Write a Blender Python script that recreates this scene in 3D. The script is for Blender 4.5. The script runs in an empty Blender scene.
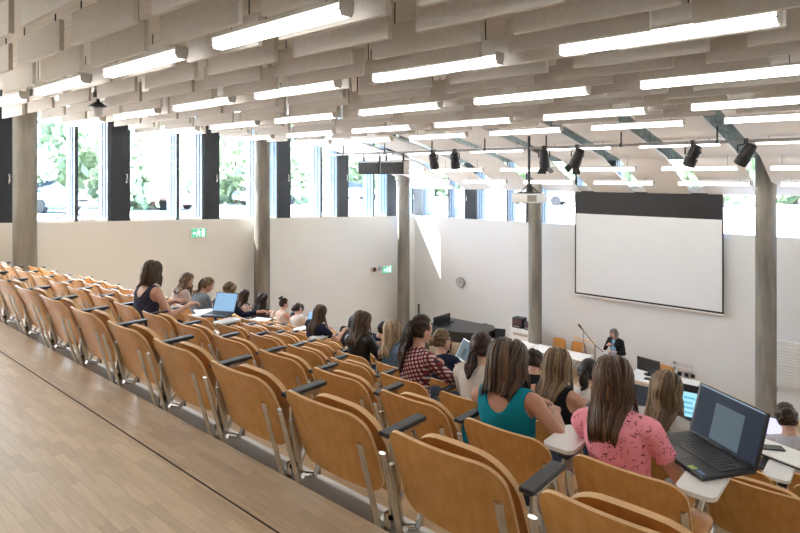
import bpy, bmesh, math, random
import numpy as np
from mathutils import Vector, Matrix, noise as mnoise
rnd = random.Random(7)
SC = bpy.context.scene
COL = SC.collection
R = math.radians
PI = math.pi

# ------------------------------------------------------------------ materials
MATS = {}
def nodes_of(m):
    m.use_nodes = True
    nt = m.node_tree
    return nt, nt.nodes, nt.links

def mat(name, col, rough=0.5, metal=0.0, var=0.0, scale=8.0, stretch=(1, 1, 1), bump=0.0, spec=0.5, coat=0.0, detail=4.0, col2=None, island=0.0):
    if name in MATS: return MATS[name]
    m = bpy.data.materials.new(name)
    nt, N, L = nodes_of(m)
    b = N['Principled BSDF']
    b.inputs['Roughness'].default_value = rough
    b.inputs['Metallic'].default_value = metal
    b.inputs['Specular IOR Level'].default_value = spec
    b.inputs['Coat Weight'].default_value = coat
    c1 = tuple(col) + (1,)
    b.inputs['Base Color'].default_value = c1
    if var > 0 or col2:
        tc = N.new('ShaderNodeTexCoord'); mp = N.new('ShaderNodeMapping')
        mp.inputs['Scale'].default_value = stretch
        no = N.new('ShaderNodeTexNoise'); no.inputs['Scale'].default_value = scale; no.inputs['Detail'].default_value = detail
        L.new(tc.outputs['Object'], mp.inputs['Vector']); L.new(mp.outputs['Vector'], no.inputs['Vector'])
        rp = N.new('ShaderNodeValToRGB')
        lo = tuple(max(0, x * (1 - var)) for x in col); hi = tuple(min(1, x * (1 + var)) for x in col)
        if col2: lo, hi = tuple(col), tuple(col2)
        rp.color_ramp.elements[0].color = lo + (1,); rp.color_ramp.elements[0].position = 0.3
        rp.color_ramp.elements[1].color = hi + (1,); rp.color_ramp.elements[1].position = 0.7
        src = no.outputs['Fac']
        if island > 0:
            geo = N.new('ShaderNodeNewGeometry')
            mx = N.new('ShaderNodeMix'); mx.data_type = 'FLOAT'; mx.inputs[0].default_value = island
            L.new(src, mx.inputs[2]); L.new(geo.outputs['Random Per Island'], mx.inputs[3]); src = mx.outputs[0]
        L.new(src, rp.inputs['Fac']); L.new(rp.outputs['Color'], b.inputs['Base Color'])
        if bump > 0:
            bp = N.new('ShaderNodeBump'); bp.inputs['Strength'].default_value = bump; bp.inputs['Distance'].default_value = 0.01
            L.new(no.outputs['Fac'], bp.inputs['Height']); L.new(bp.outputs['Normal'], b.inputs['Normal'])
    MATS[name] = m
    return m

def emis(name, col, s):
    if name in MATS: return MATS[name]
    m = bpy.data.materials.new(name)
    nt, N, L = nodes_of(m)
    b = N['Principled BSDF']
    b.inputs['Base Color'].default_value = tuple(c*.15 for c in col) + (1,)
    b.inputs['Roughness'].default_value = .55; b.inputs['Specular IOR Level'].default_value = .2
    b.inputs['Emission Color'].default_value = (*col, 1)
    b.inputs['Emission Strength'].default_value = s
    MATS[name] = m
    return m

def parquet(name, c1, c2, c3, w, h, rough=0.35):
    m = bpy.data.materials.new(name)
    nt, N, L = nodes_of(m); b = N['Principled BSDF']
    tc = N.new('ShaderNodeTexCoord')
    br = N.new('ShaderNodeTexBrick')
    br.inputs['Scale'].default_value = 1.0
    br.inputs['Brick Width'].default_value = w; br.inputs['Row Height'].default_value = h
    br.inputs['Mortar Size'].default_value = 0.0008; br.inputs['Mortar Smooth'].default_value = 0.5
    br.inputs['Bias'].default_value = 0.0
    br.offset = 0.37; br.offset_frequency = 2
    br.inputs['Color1'].default_value = (*c1, 1); br.inputs['Color2'].default_value = (*c2, 1); br.inputs['Mortar'].default_value = (*c3, 1)
    L.new(tc.outputs['Object'], br.inputs['Vector'])
    mp = N.new('ShaderNodeMapping'); mp.inputs['Scale'].default_value = (3, 40, 3)
    no = N.new('ShaderNodeTexNoise'); no.inputs['Scale'].default_value = 2.0; no.inputs['Detail'].default_value = 5
    L.new(tc.outputs['Object'], mp.inputs['Vector']); L.new(mp.outputs['Vector'], no.inputs['Vector'])
    mx = N.new('ShaderNodeMix'); mx.data_type = 'RGBA'; mx.blend_type = 'MULTIPLY'; mx.inputs[0].default_value = 0.5
    rp = N.new('ShaderNodeValToRGB'); rp.color_ramp.elements[0].color = (.72, .68, .62, 1); rp.color_ramp.elements[0].position = .3
    rp.color_ramp.elements[1].color = (1, 1, 1, 1); rp.color_ramp.elements[1].position = .65
    L.new(no.outputs['Fac'], rp.inputs['Fac'])
    L.new(br.outputs['Color'], mx.inputs[6]); L.new(rp.outputs['Color'], mx.inputs[7])
    L.new(mx.outputs[2], b.inputs['Base Color'])
    b.inputs['Roughness'].default_value = rough
    MATS[name] = m
    return m

def glass_mat(name, tint=(1, 1, 1), refl=0.06):
    m = bpy.data.materials.new(name)
    nt, N, L = nodes_of(m)
    N.remove(N['Principled BSDF'])
    out = N['Material Output']
    tr = N.new('ShaderNodeBsdfTransparent'); tr.inputs['Color'].default_value = (*tint, 1)
    gl = N.new('ShaderNodeBsdfGlossy'); gl.inputs['Roughness'].default_value = 0.02
    mx = N.new('ShaderNodeMixShader'); mx.inputs[0].default_value = refl
    L.new(tr.outputs[0], mx.inputs[1]); L.new(gl.outputs[0], mx.inputs[2]); L.new(mx.outputs[0], out.inputs['Surface'])
    MATS[name] = m
    return m

def hair_mat(name, dark, light):
    return mat(name, dark, rough=.42, scale=30, stretch=(1, 1, .12), col2=light, island=.65, spec=.35, var=.1)

M_WOOD = mat('chair_plywood', (.54, .25, .066), rough=.27, scale=6, stretch=(5, 5, .6), col2=(.65, .325, .098), spec=.5, detail=6)
M_WOOD_EDGE = mat('plywood_edge', (.72, .46, .22), rough=.45, var=.05, scale=12)
M_STEEL = mat('chrome_steel', (.62, .61, .58), rough=.22, metal=1.0, var=.12, scale=20)
M_BLACKP = mat('black_plastic', (.014, .015, .018), rough=.42, var=.15, scale=60)
M_WHITEP = mat('white_laminate', (.80, .80, .78), rough=.35, var=.02, scale=5)
M_WALL = mat('white_wall_paint', (.75, .755, .735), rough=.65, var=.025, scale=.8)
M_WALLF = mat('white_front_wall_paint', (.745, .75, .745), rough=.6, var=.025, scale=.8)
M_CONC = mat('grey_concrete', (.13, .122, .105), rough=.75, scale=2.2, stretch=(2, 2, .35), col2=(.29, .27, .235), detail=8, bump=.25)
M_CEIL = mat('board_marked_concrete', (.46, .43, .385), rough=.85, scale=5, stretch=(.3, 6, 1), col2=(.60, .56, .50), detail=6)
M_PLEN = mat('dark_plenum', (.34, .37, .35), rough=.9, var=.3, scale=8)
M_BAFF = mat('beige_acoustic_board', (.57, .54, .50), rough=.9, var=.05, scale=30)
M_PANEL = mat('white_ceiling_panel', (.82, .80, .78), rough=.55, var=.02, scale=2)
M_TUBE = emis('lamp_diffuser', (1.0, .985, .955), 4.4); M_TUBE2 = emis('lamp_upper_diffuser', (1.0, .985, .955), 1.2)
M_GREYM = mat('grey_metal', (.33, .33, .33), rough=.4, metal=.6, var=.06, scale=20)
M_LAMPW = mat('lamp_white_metal', (.62, .60, .57), rough=.4, var=.03, scale=20)
M_DARK = mat('charcoal_panel', (.024, .031, .041), rough=.5, var=.1, scale=6)
M_MULL = mat('aluminium_mullion', (.075, .125, .19), rough=.45, metal=.2, var=.06, scale=6)
M_MULLF = mat('dark_window_frame', (.05, .07, .085), rough=.45, var=.1, scale=6)
M_GLASS = glass_mat('window_glass', (.95, .975, .985), .03)
M_PLAT = parquet('oak_parquet_platform', (.73, .59, .42), (.60, .47, .325), (.48, .35, .215), .26, .048, .33)
M_TIER = parquet('oak_parquet_tier', (.68, .51, .32), (.56, .41, .25), (.26, .17, .09), .42, .068, .4)
M_SEAM = mat('dark_floor_seam', (.05, .035, .025), rough=.8, var=.1)
M_PLINTH = mat('grey_plinth_board', (.80, .79, .78), rough=.5, var=.04, scale=3)
M_SKIN = mat('skin_fair', (.62, .36, .26), rough=.45, var=.06, scale=12)
M_SKIN2 = mat('skin_tan', (.52, .27, .175), rough=.45, var=.06, scale=12)
M_LIP = mat('lip', (.42, .13, .12), rough=.4, var=.05)
M_EYE = mat('eye_white', (.75, .74, .72), rough=.2, var=.02)
M_IRIS = mat('iris_dark', (.05, .035, .025), rough=.15, var=.1)

# ------------------------------------------------------------------ mesh builder
class MB:
    def __init__(s): s.v = []; s.f = []; s.m = []
    def add(s, vs, fs, mi=0):
        o = len(s.v); s.v += [tuple(p) for p in vs]
        s.f += [tuple(i + o for i in f) for f in fs]; s.m += [mi] * len(fs)
    def box(s, a, b, mi=0, M=None):
        (x0, y0, z0), (x1, y1, z1) = a, b
        vs = [Vector(p) for p in ((x0,y0,z0),(x1,y0,z0),(x1,y1,z0),(x0,y1,z0),(x0,y0,z1),(x1,y0,z1),(x1,y1,z1),(x0,y1,z1))]
        if M is not None: vs = [M @ p for p in vs]
        s.add(vs, [(0,3,2,1),(4,5,6,7),(0,1,5,4),(1,2,6,5),(2,3,7,6),(3,0,4,7)], mi)
    def cbox(s, a, b, r, mi=0, M=None):
        """box with chamfered edges"""
        bm = bmesh.new()
        (x0, y0, z0), (x1, y1, z1) = a, b
        bmesh.ops.create_cube(bm, size=1, matrix=Matrix.Translation(((x0+x1)/2,(y0+y1)/2,(z0+z1)/2)) @ Matrix.Diagonal((x1-x0,y1-y0,z1-z0,1)))
        bmesh.ops.bevel(bm, geom=bm.edges[:] , offset=r, segments=2, affect='EDGES', profile=.5)
        s.addbm(bm, mi, M); bm.free()
    def addbm(s, bm, mi=0, M=None):
        bm.verts.index_update()
        s.add([(M @ v.co) if M is not None else v.co.copy() for v in bm.verts], [[v.index for v in f.verts] for f in bm.faces], mi)
    def loft(s, rings, mi=0, cap=True, close=False):
        n = len(rings[0]); vs = [p for r in rings for p in r]; fs = []
        k = len(rings)
        for i in range(k - (0 if close else 1)):
            j = (i + 1) % k
            for a in range(n):
                b = (a + 1) % n
                fs.append((i*n+a, i*n+b, j*n+b, j*n+a))
        if cap and not close:
            fs.append(tuple(range(n-1, -1, -1))); fs.append(tuple((k-1)*n + a for a in range(n)))
        s.add(vs, fs, mi)
    def tube(s, pts, r, n=8, mi=0, cap=True, close=False, flat=1.0, up=None):
        pts = [Vector(p) for p in pts]; rr = r if isinstance(r, (list, tuple)) else [r] * len(pts)
        rings = []; prev = None
        for i, p in enumerate(pts):
            if close: t = pts[(i+1) % len(pts)] - pts[i-1]
            else: t = pts[min(i+1, len(pts)-1)] - pts[max(i-1, 0)]
            if t.length < 1e-9: t = Vector((0, 0, 1))
            t.normalize()
            if prev is None:
                a = Vector(up) if up is not None else (Vector((0,0,1)) if abs(t.z) < .9 else Vector((0,1,0)))
            else: a = prev
            u = a - t * a.dot(t)
            if u.length < 1e-6: u = t.orthogonal()
            u.normalize(); w = t.cross(u); prev = u
            rings.append([p + (u * math.cos(2*PI*k/n) * flat + w * math.sin(2*PI*k/n)) * rr[i] for k in range(n)])
        s.loft(rings, mi, cap, close)
    def cyl(s, a, b, r, n=16, mi=0): s.tube([a, b], r, n, mi)
    def lathe(s, prof, c, n=20, mi=0):
        """prof: (radius, z) pairs; about the vertical axis through c"""
        c = Vector(c)
        s.loft([[c + Vector((r*math.cos(2*PI*k/n), r*math.sin(2*PI*k/n), z)) for k in range(n)] for r, z in prof], mi)
    def ell(s, c, rad, mi=0, n=14, m=9, M=None):
        c = Vector(c); rings = []
        for i in range(m):
            th = PI * (i + .5) / m
            rings.append([c + Vector((rad[0]*math.sin(th)*math.cos(2*PI*k/n), rad[1]*math.sin(th)*math.sin(2*PI*k/n), -rad[2]*math.cos(th))) for k in range(n)])
        if M is not None: rings = [[M @ p for p in r] for r in rings]
        s.loft(rings, mi)
    def prism(s, poly, d, mi=0):
        """poly: planar list of points, d: extrusion vector"""
        n = len(poly); d = Vector(d); P = [Vector(p) for p in poly]
        s.add(P + [p + d for p in P], [tuple(range(n-1,-1,-1)), tuple(range(n, 2*n))] + [(i,(i+1)%n,n+(i+1)%n,n+i) for i in range(n)], mi)
    def mesh(s, name, mats, smooth=0):
        me = bpy.data.meshes.new(name); me.from_pydata(s.v, [], s.f)
        for m in (mats if isinstance(mats, (list, tuple)) else [mats]): me.materials.append(m)
        me.polygons.foreach_set('material_index', s.m)
        if smooth: me.polygons.foreach_set('use_smooth', [True] * len(me.polygons))
        me.update()
        if smooth and smooth > 1:
            try: me.set_sharp_from_angle(angle=R(smooth))
            except Exception: pass
        return me
    def build(s, name, mats, parent=None, smooth=0, fix=True, loc=None):
        me = s.mesh(name, mats, smooth)
        if fix:
            bm = bmesh.new(); bm.from_mesh(me); bmesh.ops.recalc_face_normals(bm, faces=bm.faces[:]); bm.to_mesh(me); bm.free()
            if smooth and smooth > 1: me.set_sharp_from_angle(angle=R(smooth))
        return link(bpy.data.objects.new(name, me), parent, loc)

def link(o, parent=None, loc=None):
    COL.objects.link(o)
    if parent is not None: o.parent = parent
    if loc is not None: o.location = loc
    return o

def tag(o, label, cat, group=None):
    o['label'] = label; o['category'] = cat
    if group: o['group'] = group
    return o
def struct(o, label=None):
    o['kind'] = 'structure'
    if label: o['label'] = label
    return o
def thing(name, label, cat, loc=(0,0,0), rz=0, group=None):
    o = bpy.data.objects.new(name, None); COL.objects.link(o); o.location = loc; o.rotation_euler = (0, 0, rz)
    o.empty_display_size = .1
    return tag(o, label, cat, group)
def copy_tree(o, parent=None):
    c = o.copy(); COL.objects.link(c)
    if parent is not None: c.parent = parent
    for ch in list(o.children): copy_tree(ch, c)
    return c
def ordinal(n):
    w = ['first','second','third','fourth','fifth','sixth','seventh','eighth','ninth','tenth','eleventh','twelfth','thirteenth','fourteenth','fifteenth','sixteenth','seventeenth','eighteenth','nineteenth','twentieth','twenty-first','twenty-second','twenty-third','twenty-fourth']
    return w[n-1]

# ------------------------------------------------------------------ camera
F_PX, HOR, YAW = 586.0, 175.0, R(41.17)
cam = bpy.data.cameras.new('camera'); co = bpy.data.objects.new('camera', cam); COL.objects.link(co)
co.location = (0, 0, 1.4); co.rotation_euler = (R(90), 0, YAW)
cam.sensor_width = 36; cam.lens = F_PX / 800 * 36; cam.shift_y = -(266.5 - HOR) / 800; cam.clip_start = .05; cam.clip_end = 500
SC.camera = co
_c, _s = math.cos(YAW), math.sin(YAW)
def px(X, Y, Z):
    d = -_s*X + _c*Y; r = _c*X + _s*Y
    if d < .05: return (-9999, -9999)
    return (400 + F_PX*r/d, HOR - F_PX*(Z-1.4)/d)

# ------------------------------------------------------------------ room dimensions
XL, XR, YF, YB = -13.3, 7.0, 16.0, -3.5
PITCH, RISE, TOP1, T1 = .965, .345, 1.611, -.38     # row pitch, row rise, y of the first backrest top, first tread level
EDGE = 1.70; FLOORZ = -4.17; CEILZ = 3.05; NROW = 11
def sill(y): return -.045 + .041 * (YF - y)
def bafz(y): return 2.515 - .028 * y
def tread(k): return T1 - RISE * (k - 1)

# platform, tiers, front floor
b = MB(); b.box((XL, YB, -.04), (XR, EDGE, 0)); b.box((XL, YB, -.5), (XR, EDGE-.02, -.04))
struct(b.build('floor', M_PLAT), 'oak parquet platform floor behind the last row of seats')
b = MB(); b.box((XL, 1.408, .0), (XR, 1.416, .0012)); struct(b.build('trim_1', M_SEAM))
for k in range(1, NROW + 1):
    y0 = EDGE + PITCH * (k - 1); z = tread(k)
    b = MB(); b.box((XL, y0, z - RISE - .1), (XR, y0 + PITCH, z))
    struct(b.build('floor', M_TIER))
    b = MB(); b.cbox((XL + 1.2, y0 + .17, z), (XR, y0 + .205, z + .318), .006)
    struct(b.build('trim_%d' % (k + 1), M_PLINTH))
b = MB(); b.box((XL, EDGE + PITCH*NROW, FLOORZ - .3), (XR, YF, FLOORZ)); struct(b.build('floor', M_TIER))

# walls
b = MB()
b.prism([(XL, YB, -4.6), (XL, YF, -4.6), (XL, YF, sill(YF)), (XL, YB, sill(YB))], (-.28, 0, 0))
struct(b.build('wall_left', M_WALL))
b = MB(); b.box((XL - .28, YF, -4.6), (XR, YF + .28, sill(YF))); struct(b.build('wall_front', M_WALLF))
b = MB(); b.box((XR, YB, -4.6), (XR + .2, YF, CEILZ)); struct(b.build('wall_right', M_WALL))
b = MB(); b.box((XL, YB - .2, -1), (XR, YB, CEILZ)); struct(b.build('wall_back', M_WALL))
b = MB(); b.box((XL - .7, YB - .2, CEILZ), (XR + .2, 9.9, CEILZ + .25)); struct(b.build('ceiling', M_CEIL))
b = MB(); b.box((XL - .7, 9.9, CEILZ), (XR + .2, YF + .7, CEILZ + .25)); struct(b.build('ceiling', M_PLEN))

# columns
for x, y, r, lab in ((-12.93, 3.76, .205, 'round concrete column at the left edge, before the leftmost window'),
                (-12.93, 9.25, .205, 'round concrete column standing in the middle of the left window wall'),
                (-12.83, 14.85, .205, 'round concrete column by the far left corner of the hall'),
                (-8.2, 15.3, .19, 'round concrete column at the front wall left of the projection screen'),
                (-2.46, 15.2, .205, 'round concrete column right of the projection screen')):
    b = MB(); zb = FLOORZ if y > EDGE + PITCH*NROW else tread(int((y-EDGE)/PITCH)+1)
    b.tube([(x, y, zb), (x, y, CEILZ)], r, 32); struct(b.build('column', M_CONC, smooth=40), lab)

# ------------------------------------------------------------------ windows
def left_window(n, y0, first=False):
    """one bay along the left wall: charcoal vent panel, wide pane, mullion, narrow pane, mullion"""
    x = XL - .03; T = CEILZ
    fr = MB()
    fr.prism([(x-.12, y0, sill(y0)), (x-.12, y0+2.27, sill(y0+2.27)), (x-.12, y0+2.27, sill(y0+2.27)+.04), (x-.12, y0, sill(y0)+.04)], (.11, 0, 0))
    o = struct(fr.build('window_%d' % n, M_WHITEP))
    p = MB(); p.box((x-.1, y0, sill(y0)-.02), (x+.0, y0+.42, T)); vp = p.build('vent_panel', M_DARK, o)
    p = MB(); p.box((x, y0+.31, 1.22), (x+.03, y0+.34, 1.42)); p.tube([(x+.03, y0+.325, 1.40), (x+.055, y0+.325, 1.39), (x+.055, y0+.325, 1.27)], .012, 6)
    p.build('handle', M_STEEL, vp)
    p = MB(); p.box((x-.07, y0+.42, sill(y0+1.5)-.1), (x-.06, y0+1.52, T)); p.build('pane', M_GLASS, o)
    p = MB(); p.box((x-.07, y0+1.60, sill(y0+2.2)-.1), (x-.06, y0+2.2, T)); p.build('pane', M_GLASS, o)
    for ym in (1.52, 2.19):
        p = MB(); p.box((x-.48, y0+ym+.012, sill(y0+ym)-.1), (x-.02, y0+ym+.062, T)); 
        p.box((x-.32, y0+ym, sill(y0+ym)-.1), (x-.26, y0+ym+.075, T)); p.box((x-.16, y0+ym, sill(y0+ym)-.1), (x-.12, y0+ym+.075, T))
        p.box((x-.03, y0+ym+.004, sill(y0+ym)-.1), (x+.012, y0+ym+.072, T), 1)
        p.build('mullion', [M_MULL, M_MULLF], o)
for i in range(-2, 6):
    left_window(i + 3, 3.27 + 2.275 * i)

def front_window(n, x0, dark=True, mid=True):
    y = YF + .03; T = 1.80; zs = sill(YF) - .02
    fr = MB(); fr.box((x0, y+.01, zs), (x0+2.27, y+.12, zs+.03)); o = struct(fr.build('window_%d' % n, M_WHITEP))
    if dark:
        p = MB(); p.box((x0, y, zs), (x0+.44, y+.1, T)); vp = p.build('vent_panel', M_DARK, o)
        p = MB(); p.box((x0+.08, y-.03, .55), (x0+.11, y, .7)); p.tube([(x0+.095, y-.03, .69), (x0+.095, y-.055, .68), (x0+.095, y-.055, .58)], .012, 6)
        p.build('handle', M_STEEL, vp)
    else:
        p = MB(); p.box((x0, y+.06, zs), (x0+.44, y+.07, T)); p.build('pane', M_GLASS, o)
    p = MB(); p.box((x0+.52, y+.06, zs), (x0+1.6, y+.07, T)); p.build('pane', M_GLASS, o)
    p = MB(); p.box((x0+1.66, y+.06, zs), (x0+2.27, y+.07, T)); p.build('pane', M_GLASS, o)
    for xm in ((.44, 1.59) if mid else (.44,)):
        p = MB(); p.box((x0+xm+.012, y+.02, zs), (x0+xm+.062, y+.48, T)); p.box((x0+xm, y+.26, zs), (x0+xm+.075, y+.32, T)); p.box((x0+xm, y+.12, zs), (x0+xm+.075, y+.16, T))
        p.box((x0+xm+.004, y-.012, zs), (x0+xm+.07, y+.03, T), 1)
        p.build('mullion', [M_MULL, M_MULLF], o)
b = MB(); b.box((XL-.5, YF+.02, 1.80), (XR, YF+.5, CEILZ)); struct(b.build('wall_front', M_PLEN), 'dark roof edge above the front windows')
for i in range(8):
    front_window(9 + i, -13.45 + 2.27 * i, dark=(i not in (4, 5)), mid=(i != 5))
# wall between the two window runs above the right of the hall and roof edge fascia
b = MB(); b.box((XL-.55, YF+.03, sill(YF)-.05), (XL-.1, YF+.5, CEILZ)); struct(b.build('wall_corner_post', M_MULL))
# ------------------------------------------------------------------ ceiling baffles
def in_view(pts, mx=25, my=25):
    P = [px(*p) for p in pts]
    xs = [p[0] for p in P if p[0] > -9000]; ys = [p[1] for p in P if p[0] > -9000]
    return bool(xs) and max(xs) > -mx and min(xs) < 800+mx and max(ys) > -my and min(ys) < 533+my
LB, GAP, PER = 1.12, .27, 1.39
bme = MB(); bme.cbox((0, -.02, 0), (LB, .02, .27), .004); bme_mesh = bme.mesh('acoustic_baffle', M_BAFF)
nb = 0
ys = [y for y in [l + o for l in (.72, 2.57, 4.40, 6.25, 8.1) for o in (.23, .69, 1.15, 1.61)] if y < 9.6]
for j, y in enumerate(ys):
    hm = MB(); hm.cyl((0, 0, .27), (0, 0, CEILZ - bafz(y)), .006, 6); hang_mesh = hm.mesh('hanger', M_BLACKP)
    off = [0.0, .62, .25, .93, .45][j % 5] + .05 * ((j * 7) % 3)
    for i in range(-11, 4):
        x = i * PER + off
        if x < XL + .12 or x + LB > XR - .3: continue
        z = bafz(y)
        if not in_view([(x, y, z), (x+LB, y, z), (x, y, z+.27), (x+LB, y, z+.27)], 10, 10): continue
        o = bpy.data.objects.new('acoustic_baffle', bme_mesh); link(o, None, (x, y, z))
        tag(o, 'beige acoustic board hanging on edge in rows below the concrete ceiling', 'baffle', 'acoustic baffles below the ceiling')
        if True:
            for hx in (.15, LB-.15): link(bpy.data.objects.new('hanger', hang_mesh), o, (hx, 0, 0))
        nb += 1
print('baffles', nb)

# ------------------------------------------------------------------ ceiling sails over the front of the hall
YC, ZC = 13.76, 1.785
ZA = lambda y: ZC + .204 * (YC - y)
ZBf = lambda y: ZC - .424 * (y - YC)
slots = [-11.35, -9.86, -8.43, -7.02, -5.57, -4.15, -2.70, -1.27, .15, 1.6, 3.0, 4.4]
edges = [XL + .12] + slots
for i in range(len(edges)):
    x0 = edges[i] + (.37 if i > 0 else 0); x1 = slots[i] if i < len(slots) else XR - .1
    if x1 - x0 < .15: continue
    b = MB(); t = .05
    ring = lambda x: [(x, 9.95, ZA(9.95)), (x, YC, ZC), (x, 15.78, ZBf(15.78)), (x, 15.78, ZBf(15.78)+t), (x, YC, ZC+t), (x, 9.95, ZA(9.95)+t)]
    b.loft([ring(x0), ring(x1)])
    struct(b.build('ceiling', M_PANEL))

# ------------------------------------------------------------------ linear lamps
def make_lamp():
    t = thing('ceiling_lamp', '', 'lamp')
    b = MB(); b.box((-.74, -.055, .045), (.74, .055, .07)); b.box((-.74, -.06, .0), (.74, .06, .007), 1); b.build('housing', [M_LAMPW, M_GREYM], t)
    b = MB(); b.box((-.735, -.05, .007), (.735, .05, .045)); b.build('diffuser', M_TUBE2, t)
    b = MB(); b.prism([(-.735, -.052, 0), (-.735, .052, 0), (-.735, .04, -.034), (-.735, -.04, -.034)], (1.47, 0, 0)); b.build('diffuser', M_TUBE, t)
    for sx in (-1, 1):
        b = MB(); b.prism([(sx*.735, -.062, .072), (sx*.735, .062, .072), (sx*.735, .058, 0), (sx*.735, .04, -.036), (sx*.735, -.04, -.036), (sx*.735, -.058, 0)], (sx*.015, 0, 0)); b.build('end_cap', M_LAMPW, t)
    return t
cable_short = MB(); cable_short.cyl((0, 0, .07), (0, 0, .30), .004, 6)
cable_me = cable_short.mesh('cable', M_BLACKP)
proto = make_lamp(); first = True
LROW = [(.72, 2.49), (2.57, 2.44), (4.40, 2.395), (6.25, 2.33), (8.1, 2.26), (9.85, 2.21), (12.2, 1.985), (13.62, 1.535), (14.85, 1.195)]
nrow = 0
for r_, (y, z) in enumerate(LROW):
    xs = [-3.44 + 2.06*k for k in range(5, -5, -1)]
    xs = [x for x in xs if x + .75 < XR and x - .75 > XL]
    vis = [x for x in xs if in_view([(x-.75, y, z), (x+.75, y, z)], -3, -3)]
    if vis: nrow += 1
    for x in xs:
        o = proto if first else copy_tree(proto); first = False
        o.location = (x, y, z)
        for sx in (-.55, .55): link(bpy.data.objects.new('cable', cable_me), o, (sx, 0, 0))
        if x in vis:
            o['label'] = 'lit white linear ceiling lamp, %s row from the camera, %s from the right' % (ordinal(nrow), ordinal(vis.index(x) + 1))
        else: o['label'] = 'lit white linear ceiling lamp outside the picture, beside or behind the camera'
        o['group'] = 'linear lamps below the ceiling'

# ------------------------------------------------------------------ lighting pipe, spotlights, loudspeakers, projector
PY, PZ = 11.5, 1.985
t = thing('lighting_pipe', 'thin dark metal pipe hung across the hall, carrying the black spotlights', 'pipe', (0, 0, 0))
b = MB(); b.tube([(-12.9, PY, PZ), (1.5, PY, PZ)], .026, 10); b.build('pipe_rail', M_GREYM, t, smooth=40)
for x in (-12.2, -10.6, -9.0, -7.45, -5.9, -4.3, -2.6, -1.0, .5):
    b = MB(); b.cyl((x, PY, PZ), (x, PY, ZA(PY)+.02), .016, 8); b.box((x-.02, PY-.035, PZ-.035), (x+.02, PY+.035, PZ+.035)); b.build('hanger', M_BLACKP, t)
def spotlight(x, rx, rz, label):
    t = thing('spotlight', label, 'spotlight', (x, PY, PZ), 0, 'spotlights on the pipe')
    b = MB(); b.box((-.03, -.04, -.05), (.03, .04, .045)); b.tube([(-.13, 0, -.21), (-.13, 0, -.075), (0, 0, -.045), (.13, 0, -.075), (.13, 0, -.21)], .014, 6); b.build('yoke', M_BLACKP, t)
    Mx = Matrix.Translation((0, 0, -.23)) @ Matrix.Rotation(R(rz), 4, 'Z') @ Matrix.Rotation(R(rx), 4, 'X')
    b = MB(); prof = [(.055, .20), (.085, .18), (.095, .1), (.10, 0), (.10, -.05), (.112, -.06), (.112, -.20), (.095, -.20), (.09, -.15)]
    b.lathe(prof, (0, 0, 0), 16)
    for k in range(4): b.box((-.012, -.112, .0+.035*k), (.012, .112, .012+.035*k))
    body = b.build('lamp_body', M_BLACKP, t, smooth=35); body.matrix_local = Mx
    b = MB()
    for k in range(4):
        a = Matrix.Rotation(k*PI/2, 4, 'Z')
        b.add([a @ Vector(p) for p in ((.085, -.075, -.20), (.085, .075, -.20), (.15, .10, -.31), (.15, -.10, -.31), (.09, -.075, -.20), (.09, .075, -.20), (.155, .10, -.31), (.155, -.10, -.31))],
              [(0,1,2,3),(7,6,5,4),(0,3,7,4),(1,5,6,2),(3,2,6,7),(0,4,5,1)])
    if label.startswith('black stage spotlight with open'): b.build('barn_door', M_BLACKP, t).matrix_local = Mx
for a in ((-8.95, 14, 0, 'black stage spotlight on the pipe, leftmost of the six'), (-8.30, 12, 10, 'black stage spotlight on the pipe, second from the left'),
          (-5.95, 10, 0, 'black stage spotlight with open flaps nearest the projector pole'), (-5.2, 34, 60, 'black stage spotlight with open flaps, second right of the projector pole'),
          (-3.0, 25, 70, 'black stage spotlight hanging above the right half of the screen'), (-2.15, 32, 75, 'black stage spotlight nearest the right column')):
    spotlight(*a)
for x, lab in ((-11.08, 'left one of two dark loudspeaker boxes under the pipe'), (-10.24, 'right one of two dark loudspeaker boxes under the pipe')):
    t = thing('loudspeaker', lab, 'loudspeaker', (x, PY, 1.63), 0, 'loudspeakers under the pipe')
    b = MB(); b.cbox((-.395, -.13, -.21), (.395, .13, .15), .012); b.build('cabinet', M_BLACKP, t)
    b = MB(); b.box((-.375, -.14, -.19), (.375, -.131, .10)); b.build('grille', mat('dark_grille', (.03, .027, .026), rough=.7, var=.4, scale=120), t)
    b = MB(); b.box((-.375, -.139, .105), (.375, -.131, .14)); b.build('label_strip', M_GREYM, t)
    b = MB()
    for sx in (-.3, .3): b.box((x*0+sx-.015, -.02, .15), (sx+.015, .02, .345))
    b.build('bracket', M_BLACKP, t)
    b = MB(); b.box((.397, -.1, -.2), (.412, .1, .13)); b.build('side_rail', M_LAMPW, t)
t = thing('projector', 'white video projector hanging from a black ceiling pole left of the screen', 'projector', (-6.31, PY, 0))
b = MB(); b.cyl((0, 0, 1.05), (0, 0, ZA(PY)+.02), .028, 12); b.build('pole', M_BLACKP, t, smooth=40)
b = MB(); b.box((-.2, -.2, 1.0), (.2, .2, 1.03)); b.tube([(-.16, -.1, 1.02), (-.03, 0, 1.18)], .015, 6); b.tube([(.16, .1, 1.02), (.03, 0, 1.18)], .015, 6); b.tube([(.16, -.1, 1.02), (.03, 0, 1.18)], .015, 6); b.cyl((0,0,1.02),(0,0,1.2),.06,10); b.build('mount', M_BLACKP, t)
b = MB(); b.cbox((-.31, -.22, .80), (.31, .22, 1.0), .03); b.build('body', M_WHITEP, t, smooth=40)
b = MB(); b.tube([(.12, .22, .9), (.12, .26, .9)], .07, 16); b.build('lens', M_BLACKP, t, smooth=40)
b = MB(); b.box((.08, -.226, .83), (.30, -.219, .97)); b.build('vent', mat('vent_grey', (.30, .28, .26), rough=.6, var=.4, scale=80), t)
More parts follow.
